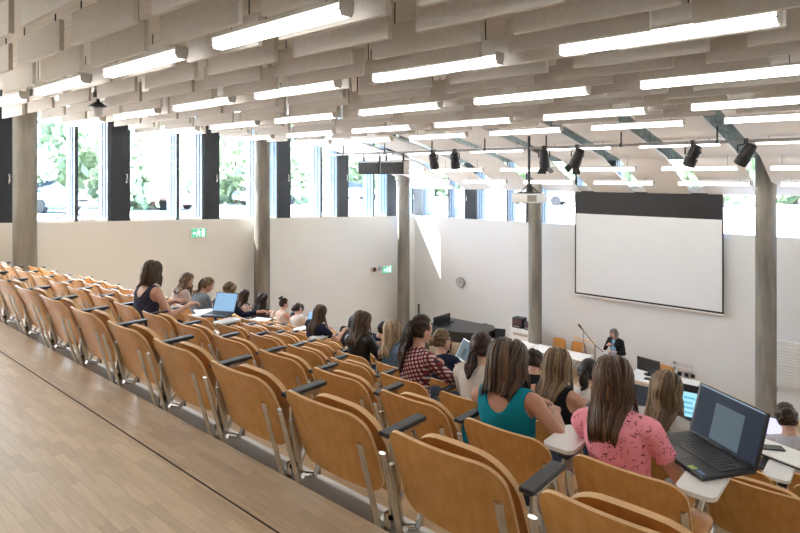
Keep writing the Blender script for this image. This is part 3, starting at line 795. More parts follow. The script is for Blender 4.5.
def make_hair(root, H, M, style, mt, n=90, length=.3, wave=.0, w=.022, seed=1, spread=1.0, vol=.014, tie=None):
    r = random.Random(seed); b = MB()
    C = Vector((0, .015, 1.187)); rad = Vector((.078, .098, .110))
    def on(d, k): return Vector((C.x + d.x*(rad.x+k), C.y + d.y*(rad.y+k), C.z + d.z*(rad.z+k)))
    # scalp cap
    n1, m1 = 24, 14
    for i in range(m1):
        for j in range(n1):
            q = []
            for (ii, jj) in ((i, j), (i+1, j), (i+1, j+1), (i, j+1)):
                th = PI*.72*ii/m1; ph = 2*PI*jj/n1
                q.append(Vector((math.sin(th)*math.sin(ph), math.sin(th)*math.cos(ph), math.cos(th))))
            c = sum(q, Vector()) / 4
            if c.y > .42 and c.z < .55 - .0*c.y: continue
            if c.y > .1 and c.z < .0: continue
            o = len(b.v)
            for d in q: b.v.append(tuple(H @ on(d, .006)))
            b.f.append((o, o+1, o+2, o+3)); b.m.append(0)
    axis = lambda p: (H @ C)
    def lock(pts, width, th):
        pts = [Vector(p) for p in pts]; k = len(pts); rings = []
        for i, p in enumerate(pts):
            t = (pts[min(i+1, k-1)] - pts[max(i-1, 0)]); t.normalize()
            o = p - (H @ C); o.z *= .3 if i > k*.45 else 1.0
            o = o - t*o.dot(t)
            if o.length < 1e-5: o = t.orthogonal()
            o.normalize(); s_ = t.cross(o)
            u = i/(k-1); f = (.55 + .45*min(1, u*4)) * (1 - max(0, (u-.72)/.28)**1.6 * .85)
            rings.append([p + s_*math.cos(2*PI*q/6)*width*f*.5 + o*math.sin(2*PI*q/6)*th*f*.5 for q in range(6)])
        b.loft(rings)
    def slerp(a, c, t):
        a = a.normalized(); c = c.normalized(); d = max(-1, min(1, a.dot(c))); om = math.acos(d)
        if om < 1e-4: return a
        return (a*math.sin((1-t)*om) + c*math.sin(t*om)) / math.sin(om)
    def dirv(az, el): return Vector((math.sin(az)*math.cos(el), math.cos(az)*math.cos(el), math.sin(el)))
    if style in ('long', 'bob', 'short'):
        for i in range(n):
            az = R(58) + (2*PI - R(116)) * (i + r.random()*.8) / n
            back = abs(math.pi - az) / PI      # 0 at the back
            sd = dirv(PI if back < .25 else (R(20) if az < PI else -R(20)), R(90 - 14*r.random() - (8 if back < .25 else 18)))
            sd.x += .04*(1 if az < PI else -1)
            el = R(-12 if style != 'short' else -22 + 10*r.random())
            td = dirv(az, el); kk = r.random(); k = vol*(.45 + .75*kk)
            pts = []
            for q in range(6): pts.append(H @ on(slerp(sd, td, q/5), k * (.5 + .5*min(1, q/2))))
            if style != 'short':
                L_ = length * (.86 + .2*r.random()); st = pts[-1]; o = st - (H @ C); o.z = 0
                o.normalize(); steps = 7; ph = r.random()*6.28; wv = wave*(.6+.8*r.random())
                for q in range(1, steps+1):
                    u = q/steps; p = st + Vector((0, 0, -L_*u)) + o*(.012*math.sin(PI*u) * spread - .012*u*u) 
                    sidev = Vector((-o.y, o.x, 0))
                    p += sidev * wv*math.sin(ph + u*9) + o*wv*.7*math.cos(ph*1.3 + u*9)
                    q_ = M.inverted() @ p
                    if q_.z < 1.10:       # rest on the shoulders and the back
                        e_ = min(1, max(0, (1.10-q_.z)/.15)); e_ = e_*e_*(3-2*e_)
                        if q_.y < .05:
                            tgt = min(q_.y, -.122 - .018*kk); q_.y += (tgt - q_.y)*e_; q_.x *= 1 - (.22 if style == 'long' else .0)*e_
                        else: q_.y += (max(q_.y, .12) - q_.y)*e_
                        p = M @ q_
                    pts.append(p)
            lock(pts, w*(.8+.5*r.random()), w*.38)
    else:
        td = Vector(tie or (0, -.93, .20)).normalized()
        tp = H @ on(td, .012)
        for i in range(n):
            az = 2*PI*(i + r.random())/n; fr = math.cos(az)
            el = R(38 if fr > .55 else (8 if fr > 0 else -30)) + R(5)*r.random()
            sd = dirv(az, el); k = vol*(.3+.5*r.random())
            pts = [H @ on(slerp(sd, td, q/6), k*(.4+.6*math.sin(PI*min(1, q/6*.9+.1)))) for q in range(7)]
            lock(pts, w*1.1, w*.4)
        for i in range(n//5):      # crown
            az = 2*PI*r.random(); sd = dirv(az, R(55+30*r.random()))
            lock([H @ on(slerp(sd, td, q/5), vol*.7) for q in range(6)], w*1.2, w*.4)
        if style == 'ponytail':
            ov = (tp - (H @ C)); ov.z = 0; ov.normalize(); sv = Vector((-ov.y, ov.x, 0))
            for i in range(max(14, n//3)):
                a = r.random()*6.28; rr = .024*math.sqrt(r.random())*spread; L_ = length*(.8+.25*r.random()); pts = []
                for q in range(9):
                    u = q/8; fat = math.sin(PI*min(1, .15+u*.8))
                    p = tp + ov*(.03*math.sin(PI*min(1, u*2.2)*.5) + .012) + Vector((0, 0, -L_*u + .015*math.sin(PI*min(1, u*3)))) + sv*math.cos(a)*rr*fat*1.5 + ov*math.sin(a)*rr*fat + sv*wave*math.sin(a+u*8)
                    q_ = M.inverted() @ p
                    if q_.z < 1.04 and q_.y > -.135 and q_.y < .05: q_.y = -.135 - .012*r.random(); p = M @ q_
                    pts.append(p)
                lock(pts, w, w*.5)
            tb = MB(); tb.tube([tp + ov*.008 + sv*math.cos(2*PI*q/12)*.022 + Vector((0,0,1))*math.sin(2*PI*q/12)*.022 for q in range(12)], .008, 6, close=True); tb.build('hair_tie', M_BLACKP, root, smooth=1)
        else:   # bun
            ov = (tp - (H @ C)).normalized(); sv = ov.orthogonal().normalized(); uv = ov.cross(sv)
            R0 = length
            for i in range(max(12, n//4)):
                a0 = r.random()*6.28; el = r.random()*1.3; pts = []
                for q in range(8):
                    a = a0 + q*.5; rr = R0*(.55+.45*math.cos(el)); pts.append(tp + ov*(R0*.55 + R0*.6*math.sin(el)) + (sv*math.cos(a) + uv*math.sin(a))*rr*(1+.12*r.random()))
                lock(pts, w*1.1, w*.7)
            b2 = MB(); b2.ell(tp + ov*R0*.5, (R0*.85, R0*.85, R0*.85)); b.add(b2.v, b2.f)
    o = b.build('hair', mt, root, smooth=1, fix=False)
    return o
# ------------------------------------------------------------------ cloth materials
def plaid_mat(name, cx=18.0):
    m = bpy.data.materials.new(name); nt, N, L = nodes_of(m); b = N['Principled BSDF']; b.inputs['Roughness'].default_value = .85
    tc = N.new('ShaderNodeTexCoord'); mp = N.new('ShaderNodeMapping'); mp.inputs['Rotation'].default_value = (.3, .35, .2); L.new(tc.outputs['Object'], mp.inputs['Vector'])
    sx = N.new('ShaderNodeSeparateXYZ'); L.new(mp.outputs['Vector'], sx.inputs[0])
    def band(sock, freq, lo):
        a = N.new('ShaderNodeMath'); a.operation = 'MULTIPLY'; a.inputs[1].default_value = freq; L.new(sock, a.inputs[0])
        f = N.new('ShaderNodeMath'); f.operation = 'FRACT'; L.new(a.outputs[0], f.inputs[0])
        g = N.new('ShaderNodeMath'); g.operation = 'LESS_THAN'; g.inputs[1].default_value = lo; L.new(f.outputs[0], g.inputs[0]); return g.outputs[0]
    u = band(sx.outputs[0], cx, .5); v = band(sx.outputs[2], cx, .5); w1 = band(sx.outputs[0], cx, .1); w2 = band(sx.outputs[2], cx, .1)
    s_ = N.new('ShaderNodeMath'); s_.operation = 'ADD'; L.new(u, s_.inputs[0]); L.new(v, s_.inputs[1])
    d = N.new('ShaderNodeMath'); d.operation = 'DIVIDE'; d.inputs[1].default_value = 2; L.new(s_.outputs[0], d.inputs[0])
    rp = N.new('ShaderNodeValToRGB'); rp.color_ramp.interpolation = 'CONSTANT'
    e = rp.color_ramp.elements; e[0].color = (.62, .55, .52, 1); e[1].color = (.30, .02, .035, 1); e[1].position = .3; k = e.new(.8); k.color = (.03, .02, .035, 1)
    L.new(d.outputs[0], rp.inputs[0])
    mxw = N.new('ShaderNodeMath'); mxw.operation = 'MAXIMUM'; L.new(w1, mxw.inputs[0]); L.new(w2, mxw.inputs[1])
    mx = N.new('ShaderNodeMix'); mx.data_type = 'RGBA'; L.new(mxw.outputs[0], mx.inputs[0]); L.new(rp.outputs[0], mx.inputs[6]); mx.inputs[7].default_value = (.03, .025, .05, 1)
    L.new(mx.outputs[2], b.inputs['Base Color']); return m
def motif_mat(name, base, ink, scale=22, th=.20):
    """fabric with small scattered printed motifs"""
    m = bpy.data.materials.new(name); nt, N, L = nodes_of(m); b = N['Principled BSDF']; b.inputs['Roughness'].default_value = .85
    tc = N.new('ShaderNodeTexCoord'); no = N.new('ShaderNodeTexNoise'); no.inputs['Scale'].default_value = scale*1.6; no.inputs['Detail'].default_value = 1
    ad = N.new('ShaderNodeMix'); ad.data_type = 'VECTOR'; ad.inputs[0].default_value = .06
    L.new(tc.outputs['Object'], no.inputs['Vector']); L.new(tc.outputs['Object'], ad.inputs[4]); L.new(no.outputs['Color'], ad.inputs[5])
    vo = N.new('ShaderNodeTexVoronoi'); vo.inputs['Scale'].default_value = scale; L.new(ad.outputs[1], vo.inputs['Vector'])
    a = N.new('ShaderNodeMath'); a.operation = 'LESS_THAN'; a.inputs[1].default_value = th; L.new(vo.outputs['Distance'], a.inputs[0])
    v2 = N.new('ShaderNodeTexVoronoi'); v2.feature = 'DISTANCE_TO_EDGE'; v2.inputs['Scale'].default_value = scale*.55; L.new(ad.outputs[1], v2.inputs['Vector'])
    sp = N.new('ShaderNodeSeparateColor'); L.new(vo.outputs['Color'], sp.inputs[0])
    g = N.new('ShaderNodeMath'); g.operation = 'GREATER_THAN'; g.inputs[1].default_value = .25; L.new(sp.outputs[0], g.inputs[0])
    f = N.new('ShaderNodeMath'); f.operation = 'MULTIPLY'; L.new(a.outputs[0], f.inputs[0]); L.new(g.outputs[0], f.inputs[1])
    l2 = N.new('ShaderNodeMath'); l2.operation = 'LESS_THAN'; l2.inputs[1].default_value = .022; L.new(v2.outputs['Distance'], l2.inputs[0])
    n3 = N.new('ShaderNodeTexNoise'); n3.inputs['Scale'].default_value = scale*1.2; L.new(tc.outputs['Object'], n3.inputs['Vector'])
    g3 = N.new('ShaderNodeMath'); g3.operation = 'GREATER_THAN'; g3.inputs[1].default_value = .55; L.new(n3.outputs['Fac'], g3.inputs[0])
    l3 = N.new('ShaderNodeMath'); l3.operation = 'MULTIPLY'; L.new(l2.outputs[0], l3.inputs[0]); L.new(g3.outputs[0], l3.inputs[1])
    l4 = N.new('ShaderNodeMath'); l4.operation = 'MULTIPLY'; l4.inputs[1].default_value = .6; L.new(l3.outputs[0], l4.inputs[0])
    mxn = N.new('ShaderNodeMath'); mxn.operation = 'MAXIMUM'; L.new(f.outputs[0], mxn.inputs[0]); L.new(l4.outputs[0], mxn.inputs[1])
    mx = N.new('ShaderNodeMix'); mx.data_type = 'RGBA'; L.new(mxn.outputs[0], mx.inputs[0]); mx.inputs[6].default_value = (*base, 1); mx.inputs[7].default_value = (*ink, 1)
    L.new(mx.outputs[2], b.inputs['Base Color']); return m
def cloth(name, c, var=.12): return mat(name, c, rough=.88, var=var, scale=40, spec=.2)
C_TEAL = cloth('teal_cotton', (.004, .235, .325), .06)
C_PINK = motif_mat('pink_printed_cotton', (.97, .36, .45), (.26, .03, .07), 36, .28)
C_NAVYP = motif_mat('navy_printed_cotton', (.018, .022, .05), (.10, .13, .26), 45, .3)
C_PLAID = plaid_mat('red_plaid_cotton', 32.0)
C_NAVY = cloth('navy_cotton', (.014, .018, .045)); C_WHITE = cloth('white_cotton', (.66, .61, .57), .05); C_DENIM = cloth('blue_denim', (.11, .17, .25), .25)
C_BLACK = cloth('black_cotton', (.012, .012, .014)); C_GREYB = cloth('grey_blue_cotton', (.22, .27, .31), .15); C_PALE = cloth('pale_pink_cotton', (.58, .46, .43), .08)
C_LILAC = cloth('lilac_grey_cotton', (.50, .49, .54), .08); C_DPAT = motif_mat('dark_patterned_cotton', (.02, .016, .02), (.35, .22, .18), 40, .3)
C_CREAM = motif_mat('cream_striped_cotton', (.62, .58, .53), (.48, .30, .28), 14, .12); C_LGREY = cloth('light_grey_cotton', (.52, .50, .48), .06); C_LEATH = mat('black_leather', (.012, .012, .014), rough=.4, var=.2, scale=50)
C_JEANS = cloth('dark_jeans', (.03, .045, .075), .2); C_GREYT = cloth('grey_trousers', (.25, .24, .23), .1); C_LBLUE = cloth('light_blue_cotton', (.20, .36, .55), .15)
def hm(n, d, l): return hair_mat('hair_' + n, d, l)
H_BR = hm('brown', (0.037, 0.021, 0.012), (0.127, 0.077, 0.046)); H_DB = hm('dark_brown', (0.017, 0.009, 0.006), (0.062, 0.032, 0.020)); H_BK = hm('near_black', (0.007, 0.006, 0.006), (0.031, 0.021, 0.017))
H_LB = hm('light_brown', (0.081, 0.048, 0.025), (0.264, 0.170, 0.092)); H_BL = hm('blonde', (0.204, 0.135, 0.075), (0.512, 0.381, 0.241)); H_RB = hm('auburn_brown', (0.022, 0.010, 0.009), (0.074, 0.034, 0.025)); H_GR = hm('grey', (0.099, 0.087, 0.074), (0.211, 0.186, 0.161))
H_CH = hm('chestnut', (0.037, 0.017, 0.009), (0.124, 0.065, 0.034))

def sit(k, i, hx, desc, who, dz=0, dy=.245, **kw):
    """seat person in row k, seat i, head above x = hx"""
    sx = seat_x(k, i); OCC[(k, i)] = who
    ln = kw.get('lean', 8) - 3; kw['lean'] = ln; yh = dy + math.sin(R(ln))*.62 + .03; hx = hx * (TOP1 + PITCH*(k-1) + yh)/(TOP1 + PITCH*(k-1) + .27)
    d = hx - sx; sh = max(-.09, min(.09, d*.5)); sd = math.degrees(math.asin(max(-.6, min(.6, (d - sh)/.62))))
    kw.setdefault('trousers', C_JEANS)
    kw.setdefault('side', sd)
    return make_person(desc, (sx + sh, TOP1 + PITCH*(k-1) + dy, tread(k) + dz), **kw)
G = 'students in the seat rows'
sit(2, -1, -1.70, 'woman in a teal tank top with brown shoulder-length hair, seen from behind', 'woman in the teal tank top', vox=.0105, top='tank', shirt=C_TEAL, lean=7, hyaw=-8, hpitch=12, skin=M_SKIN2, sc=.925, wide=1.14,
    arms={'R': ((.35, .0, .80), (.16, .24, .87), .235), 'L': ((-.26, .2, .76), (-.06, .40, .83))}, hair=dict(style='bob', mt=H_BR, n=170, length=.175, w=.022, seed=3, vol=.036), group=G)
sit(2, 0, -1.10, 'woman in a pink printed T-shirt with long brown hair, beside the black laptop', 'woman in the pink T-shirt', vox=.0105, top='tee', sleeve=.15, shirt=C_PINK, trousers=C_GREYT, lean=5, hyaw=4, hpitch=8, skin=M_SKIN,
    arms={'R': ((.26, .12, .68), (.20, .36, .62)), 'L': ((-.24, .16, .74), (-.06, .36, .80))}, hair=dict(style='long', mt=H_CH, n=190, length=.26, w=.02, seed=5, vol=.018, wave=.004), group=G)
sit(2, -8, -5.82, 'woman with brown bob and navy sleeveless top, leftmost of all the students', 'woman in the navy sleeveless top', vox=.0125, top='tank', shirt=C_NAVYP, trousers=C_BLACK, lean=10, hyaw=14, hpitch=8, twist=10,
    arms={'R': ((.27, .14, .72), (.22, .40, .80)), 'L': ((-.2, .2, .74), (.02, .42, .82))}, hair=dict(style='bob', mt=H_BR, n=110, length=.145, w=.022, seed=8, vol=.02), group=G)
sit(3, -4, -3.13, 'woman in a red and white plaid shirt with a long brown ponytail', 'woman in the plaid shirt', vox=.012, top='long', sleeve=.46, shirt=C_PLAID, lean=9, hyaw=-10, hpitch=6, sc=.985, twist=-14,
    arms={'R': ((.30, .14, .78), (.18, .42, .83))}, hair=dict(style='ponytail', mt=H_DB, n=80, length=.42, w=.024, seed=11, tie=(0, -.9, .3), spread=1.9, wave=.008), group=G)
sit(3, -3, -2.50, 'woman with round auburn head, low ponytail and cream striped top', 'woman with the low ponytail', vox=.012, top='tee', sleeve=.2, shirt=C_CREAM, lean=12, hyaw=10, hpitch=16,
    hair=dict(style='ponytail', mt=H_RB, n=90, length=.20, w=.026, seed=12, tie=(-.1, -.80, -.48), spread=1.3, vol=.022), group=G)
sit(3, -2, -1.87, 'woman with long straight blonde-brown hair and bare shoulders behind the teal top', 'blonde woman beyond the teal top', vox=.0125, top='tank', shirt=C_BLACK, lean=12, hyaw=10, hpitch=14, skin=M_SKIN2,
    hair=dict(style='long', mt=H_LB, n=130, length=.25, w=.022, seed=13, vol=.024, wave=.003), group=G)
sit(3, -1, -1.15, 'woman with long golden brown hair and pale grey top behind the black laptop', 'woman beyond the black laptop', vox=.0125, top='tee', sleeve=.22, shirt=C_LGREY, lean=14, hpitch=14, hyaw=0,
    hair=dict(style='long', mt=H_LB, n=120, length=.28, w=.022, seed=14, vol=.02, wave=.005), group=G)
sit(4, -4, -3.62, 'woman with blonde hair pinned up in a knot and dark top, at the white laptop', 'woman with the pinned-up hair', vox=.014, top='tee', shirt=C_NAVY, lean=10, hyaw=-18, hpitch=12,
    hair=dict(style='bun', mt=H_LB, n=70, length=.045, w=.024, seed=15, tie=(0, -.95, -.1), vol=.022), group=G)
sit(4, -5, -4.28, 'woman with long ash blonde hair and blue denim jacket', 'woman in the denim jacket', vox=.014, top='long', sleeve=.46, shirt=C_DENIM, lean=6, hyaw=0, hpitch=8,
    hair=dict(style='long', mt=H_BL, n=100, length=.27, w=.024, seed=16, vol=.026, wave=.010), group=G)
sit(4, -6, -4.77, 'woman with long wavy brown hair and black jacket', 'woman in the black jacket', vox=.014, top='long', sleeve=.46, shirt=C_LEATH, lean=9, hyaw=-20, hpitch=12,
    hair=dict(style='long', mt=H_BR, n=100, length=.27, w=.024, seed=17, vol=.028, wave=.016), group=G)
sit(4, -2, -2.07, 'person with short dark hair mostly hidden beside the pink T-shirt', 'dark-haired person beside the pink T-shirt', vox=.016, top='tee', shirt=C_WHITE, lean=16, hpitch=18, hair=dict(style='ponytail', mt=H_BK, n=50, length=.14, w=.028, seed=18, tie=(.2, -.9, -.3)), group=G)
sit(4, -13, -8.67, 'woman with long curly blonde hair in profile, leaning forward by the left wall', 'woman with the curly hair', vox=.016, top='tee', shirt=C_PALE, lean=18, hyaw=-45, hpitch=10, hair=dict(style='long', mt=H_LB, n=70, length=.26, w=.03, seed=19, vol=.026, wave=.02), group=G)
sit(4, -12, -8.08, 'woman with ponytail and grey-blue jacket looking down to the right', 'woman in the grey-blue jacket', vox=.014, top='long', sleeve=.46, shirt=C_GREYB, lean=18, hyaw=-32, hpitch=16, hair=dict(style='ponytail', mt=H_LB, n=60, length=.28, w=.028, seed=20, tie=(0, -.92, .3), spread=1.8), group=G)
sit(4, -11, -7.48, 'person in a navy sweater reaching right behind the blue laptop screen', 'person in the navy sweater', vox=.016, top='long', sleeve=.5, shirt=C_NAVY, lean=20, hyaw=-10, hpitch=14, arms={'R': ((.36, .25, .78), (.55, .40, .84))}, hair=dict(style='short', mt=H_LB, n=60, w=.03, seed=21), group=G)
sit(5, -10, -6.59, 'woman with long straight brown hair and navy T-shirt in the middle rows', 'woman in the navy T-shirt', vox=.014, top='tee', shirt=C_NAVY, lean=7, hyaw=-10, hpitch=8, hair=dict(style='long', mt=H_BR, n=90, length=.29, w=.024, seed=22, vol=.018), group=G, arms={'R': ((.32, .2, .76), (.26, .42, .84))})
sit(5, -4, -3.08, 'dark-haired person in black half hidden right of the teal tank top', 'person in black beyond the teal top', vox=.016, top='tee', shirt=C_BLACK, lean=12, hpitch=14, hair=dict(style='bun', mt=H_DB, n=40, length=.035, w=.03, seed=23, tie=(0, -.8, .5)), group=G)
sit(5, 0, -.77, 'woman with brown hair pinned up and lilac-grey top at the right edge', 'woman in the lilac-grey top', vox=.013, top='tee', shirt=C_LILAC, lean=14, hyaw=18, hpitch=10, sc=.97, hair=dict(style='bun', mt=H_DB, n=70, length=.04, w=.024, seed=24, tie=(-.1, -.9, .1)), group=G)
sit(6, -15, -9.94, 'woman with long dark brown hair and pale top near the middle column', 'dark-haired woman in the pale top', vox=.018, top='tee', shirt=C_PALE, lean=9, hyaw=-25, hair=dict(style='long', mt=H_DB, n=50, length=.27, w=.032, seed=25), group=G)
sit(6, -14, -9.34, 'woman with wavy black hair and dark patterned top in front of the middle column', 'woman in the dark patterned top', vox=.018, top='long', sleeve=.4, shirt=C_DPAT, lean=9, hyaw=-30, hair=dict(style='long', mt=H_BK, n=50, length=.24, w=.034, seed=26, wave=.014, vol=.022), group=G)
sit(6, -10, -6.84, 'woman with dark hair partly hidden behind the black jacket', 'dark-haired woman behind the black jacket', vox=.018, top='tee', shirt=C_BLACK, lean=8, hyaw=-25, hair=dict(style='long', mt=H_BK, n=50, length=.24, w=.032, seed=27), group=G)
sit(6, -9, -6.20, 'dark-haired person mostly hidden behind the denim jacket', 'dark-haired person behind the denim jacket', vox=.018, top='tee', shirt=C_NAVY, lean=8, hair=dict(style='short', mt=H_BK, n=40, w=.034, seed=28), group=G)
sit(7, -15, -9.95, 'woman with dark hair in a high bun and white top', 'woman with the high bun', vox=.018, top='tank', shirt=C_WHITE, lean=10, hyaw=-30, hair=dict(style='bun', mt=H_DB, n=40, length=.042, w=.03, seed=29, tie=(0, -.6, .75)), group=G)
sit(7, -14, -9.49, 'person with short dark hair and white T-shirt in front of a blue screen', 'person in the white T-shirt', vox=.018, top='tee', shirt=C_WHITE, lean=10, hair=dict(style='bun', mt=H_DB, n=40, length=.03, w=.03, seed=30, tie=(0, -.9, -.2)), group=G)
sit(8, -16, -10.61, 'person with short black hair in navy, farthest of the left group', 'black-haired person in navy', vox=.018, top='tee', shirt=C_NAVY, lean=6, hyaw=-20, hair=dict(style='short', mt=H_BK, n=40, w=.034, seed=31), group=G)
# lecturer
make_person('lecturer standing by the front wall, looking down, dark cardigan over a light blue shirt', (-5.72, 14.95, FLOORZ), rz=R(168), sc=1.0, stand=True, top='long', sleeve=.47, shirt=C_BLACK, trousers=C_JEANS, lean=3, hpitch=26, vox=.018,
    hair=dict(style='bob', mt=H_GR, n=60, length=.10, w=.03, seed=33), arms={'L': ((-.26, .05, 1.08), (-.08, .24, 1.10)), 'R': ((.26, .06, 1.10), (.05, .20, 1.32))})
lect = [o for o in COL.objects if o.name.startswith('person') and o.get('label', '').startswith('lecturer')][0]
b = MB(); b.loft([[Vector((rx*math.cos(a), .118 + dy + .004*math.sin(a)*0 + .014*math.sin(a), z)) for a in [2*PI*q/14 for q in range(14)]] for z, rx, dy in ((.86, .07, .01), (.95, .075, .005), (1.10, .072, .0), (1.25, .07, .0), (1.36, .05, -.02))])
b.build('shirt_front', C_LBLUE, lect, smooth=1)
# empty folded-down seats with a tablet in use
OCC[(3, -10)] = 'open pale blue laptop'; OCC[(3, -9)] = 'white papers beside the navy sleeveless woman'
OCC[(4, 0)] = 'white closed laptop with phone'
OCC[(6, -12)] = 'white papers near the white T-shirt'
build_seats()

# ------------------------------------------------------------------ laptops and things on the tablets
M_KEY = mat('black_keys', (.075, .077, .082), rough=.5, var=.2, scale=80); M_LAPB = mat('black_laptop_shell', (.022, .023, .026), rough=.32, var=.15, scale=40)
M_SILV = mat('silver_laptop_shell', (.62, .63, .65), rough=.35, metal=.3, var=.03)
def screen_mat(name, bg, pane, s): 
    return emis(name, bg, s), emis(name + '_page', pane, s)
def laptop(loc, rz, w, d, ang, label, shell, scr, page, hs=None, keys=True, page_rect=(.3, .72, .08, .80), blind=False):
    t = thing('laptop', label, 'laptop', loc, rz); hs = hs or d
    b = MB(); b.cbox((-w/2, -d, 0), (w/2, 0, .018), .004); base = b.build('base', shell, t)
    if keys:
        b = MB(); nx = 15; kw = (w*.9)/nx
        for r_ in range(6):
            for c_ in range(nx):
                if r_ == 5 and 4 <= c_ <= 8: continue
                x0 = -w*.45 + c_*kw; y1 = -d*.10 - r_*d*.085
                b.box((x0+.002, y1-d*.085+.002, .018), (x0+kw-.002, y1-.002, .0215))
        b.box((-w*.45+4*kw+.002, -d*.10-6*d*.085+.002, .018), (-w*.45+9*kw-.002, -d*.10-5*d*.085-.002, .0215))
        b.build('keyboard', M_KEY, base)
        b = MB(); b.box((-w*.16, -d*.95, .018), (w*.10, -d*.66, .0188)); b.build('touchpad', mat('touchpad_grey', (.05, .05, .054), rough=.35, var=.05), base)
    Mh = Matrix.Translation((0, -.004, .012)) @ Matrix.Rotation(R(ang), 4, 'X')   # lid plane: local y up the lid
    b = MB(); b.cbox((-w/2, 0, -.011), (w/2, hs, .0), .003); lid = b.build('lid', shell, t); lid.matrix_local = Mh
    b = MB(); e = w*.03; b.box((-w/2+e, e*1.4, .0), (w/2-e, hs-e, .0008)); b.build('screen', scr, lid)
    if page is not None:
        x0, x1, y0, y1 = page_rect; W_ = w-2*e; H_ = hs-2.4*e
        b = MB(); b.box((-w/2+e+W_*x0, e*1.4+H_*y0, .0008), (-w/2+e+W_*x1, e*1.4+H_*y1, .0014)); b.build('screen_page', page, lid)
    b = MB(); b.cyl((-w*.42, -.002, .012), (-w*.2, -.002, .012), .009, 8); b.cyl((w*.2, -.002, .012), (w*.42, -.002, .012), .009, 8); b.build('hinge', M_BLACKP, base)
    return t
LZ = tread(2) + .80
lp = laptop((-.69, 3.115, LZ), R(-34.5), .415, .285, 74, 'large black open laptop on the white tablet right of the pink T-shirt', M_LAPB, emis('dim_screen', (.013, .017, .026), .8), emis('dim_page', (.05, .068, .083), .8), hs=.258, page_rect=(.30, .74, .04, .80))
b = MB(); b.box((-.19, .246, .0009), (.19, .252, .0015)); 
lid = [c for c in lp.children if c.name.startswith('lid')][0]; b.build('toolbar', emis('dim_bar', (.11, .14, .18), 1.0), lid)
b = MB(); b.box((.10, -.275, .0182), (.135, -.245, .0187)); b.box((.145, -.270, .0182), (.185, -.248, .0187), 1); b.build('sticker', [mat('sticker_green', (.35, .55, .15), rough=.4, var=.4, scale=90), mat('sticker_blue', (.12, .25, .55), rough=.4, var=.4, scale=90)], [c for c in lp.children if c.name.startswith('base')][0])
z3, z4, z5, z6, z8 = tread(3)+.80, tread(4)+.80, tread(5)+.80, tread(6)+.80, tread(8)+.80
laptop((-6.28, 3.93, z3), R(26), .30, .24, 64, 'pale blue open laptop screen in the left middle of the rows', M_LAPB, emis('pale_blue_screen', (.20, .34, .50), .62), None)
laptop((-3.66, 5.20, z4), R(-28), .31, .22, 62, 'small white open laptop by the woman with pinned-up hair', M_SILV, emis('grey_photo_screen', (.04, .055, .065), .9), emis('dark_photo', (.012, .02, .02), .9), page_rect=(.3, .55, .1, .6))
laptop((-9.42, 7.95, tread(7)+.787), R(-10), .30, .21, 70, 'tiny blue laptop screen in front of the white T-shirt', M_LAPB, emis('blue_screen', (.22, .38, .6), .6), None, keys=False)
laptop((-1.00, 6.16, z5), R(-4), .30, .17, 66, 'lilac-white laptop screen just right of the big black laptop', M_LAPB, emis('lilac_screen', (.5, .5, .78), .7), None, keys=False)
t = thing('tablet_computer', 'upright dark tablet computer with cyan screen behind the black laptop', 'tablet', (-1.175, 4.30, z3), R(2))
Mt = Matrix.Rotation(R(74), 4, 'X')
b = MB(); b.cbox((-.10, 0, -.01), (.10, .23, 0), .003, M=Mt); b.cbox((-.1, -.02, 0), (.1, .10, .012), .003); b.build('case', M_LAPB, t)
b = MB(); b.box((-.05, .02, 0), (.09, .18, .001), M=Mt); b.build('screen', emis('cyan_screen', (.30, .58, .70), .6), t)
b = MB()
for q in range(4): b.box((-.02 + .006*(q % 2), .04+.032*q, .001), (.06-.008*(q % 3), .055+.032*q, .0016), M=Mt)
b.build('screen_text', emis('teal_text', (.08, .25, .35), .9), t)
t = thing('closed_laptop', 'white closed laptop lying on a tablet at the right edge', 'laptop', (-.72, 4.98, z4+.0), R(-18))
b = MB(); b.cbox((-.19, -.13, .0), (.19, .13, .012), .004); b.build('base', M_BLACKP, t)
b = MB(); b.cbox((-.19, -.13, .013), (.19, .13, .024), .004); b.build('lid', M_WHITEP, t)
b = MB(); b.cbox((-.04, -.075, 0), (.04, .075, .009), .003); o = b.build('phone', M_BLACKP, None, loc=(-.77, 5.0, z4+.0245)); o.rotation_euler = (0, 0, R(-60)); tag(o, 'black phone lying on the white closed laptop', 'phone')
def paper(loc, rz, w, h, label, m=None, group=None):
    b = MB()
    for q in range(3): b.box((-w/2+.004*q, -h/2-.003*q, .0012*q), (w/2+.004*q, h/2-.003*q, .0012*q+.001))
    o = b.build('paper_sheets', m or M_WHITEP, None, loc=loc); o.rotation_euler = (0, 0, rz); return tag(o, label, 'paper', group)
paper((-6.50, 3.82, z3), R(-20), .30, .22, 'white papers beside the pale blue laptop')
paper((-8.02, 5.72, z6+.345-.345+.345, ), R(20), .30, .21, 'white papers near the person in the navy sweater')
paper((-6.54, 5.72, z5), R(15), .22, .30, 'white paper right of the woman in the navy T-shirt')
paper((-1.62, 3.88, z3), R(25), .30, .21, 'white papers beside the cup between teal and pink tops')
M_FOLD = mat('charcoal_folder', (.05, .055, .062), rough=.5, var=.1)
b = MB(); b.cbox((-.17, -.12, 0), (.17, .12, .008), .002); o = b.build('folder', M_FOLD, None, loc=(-1.80, 4.0, z3+.0)); o.rotation_euler = (0, 0, R(20)); tag(o, 'charcoal folder under the pale cup', 'folder')
t = thing('cup', 'pale pink cup on the charcoal folder between the teal and pink tops', 'cup', (-1.89, 3.96, z3+.008))
b = MB(); b.lathe([(.028, 0), (.032, .004), (.042, .08), (.043, .082), (.040, .082), (.036, .03), (.01, .012)], (0, 0, 0), 20); b.build('body', M_WHITEP, t, smooth=40)
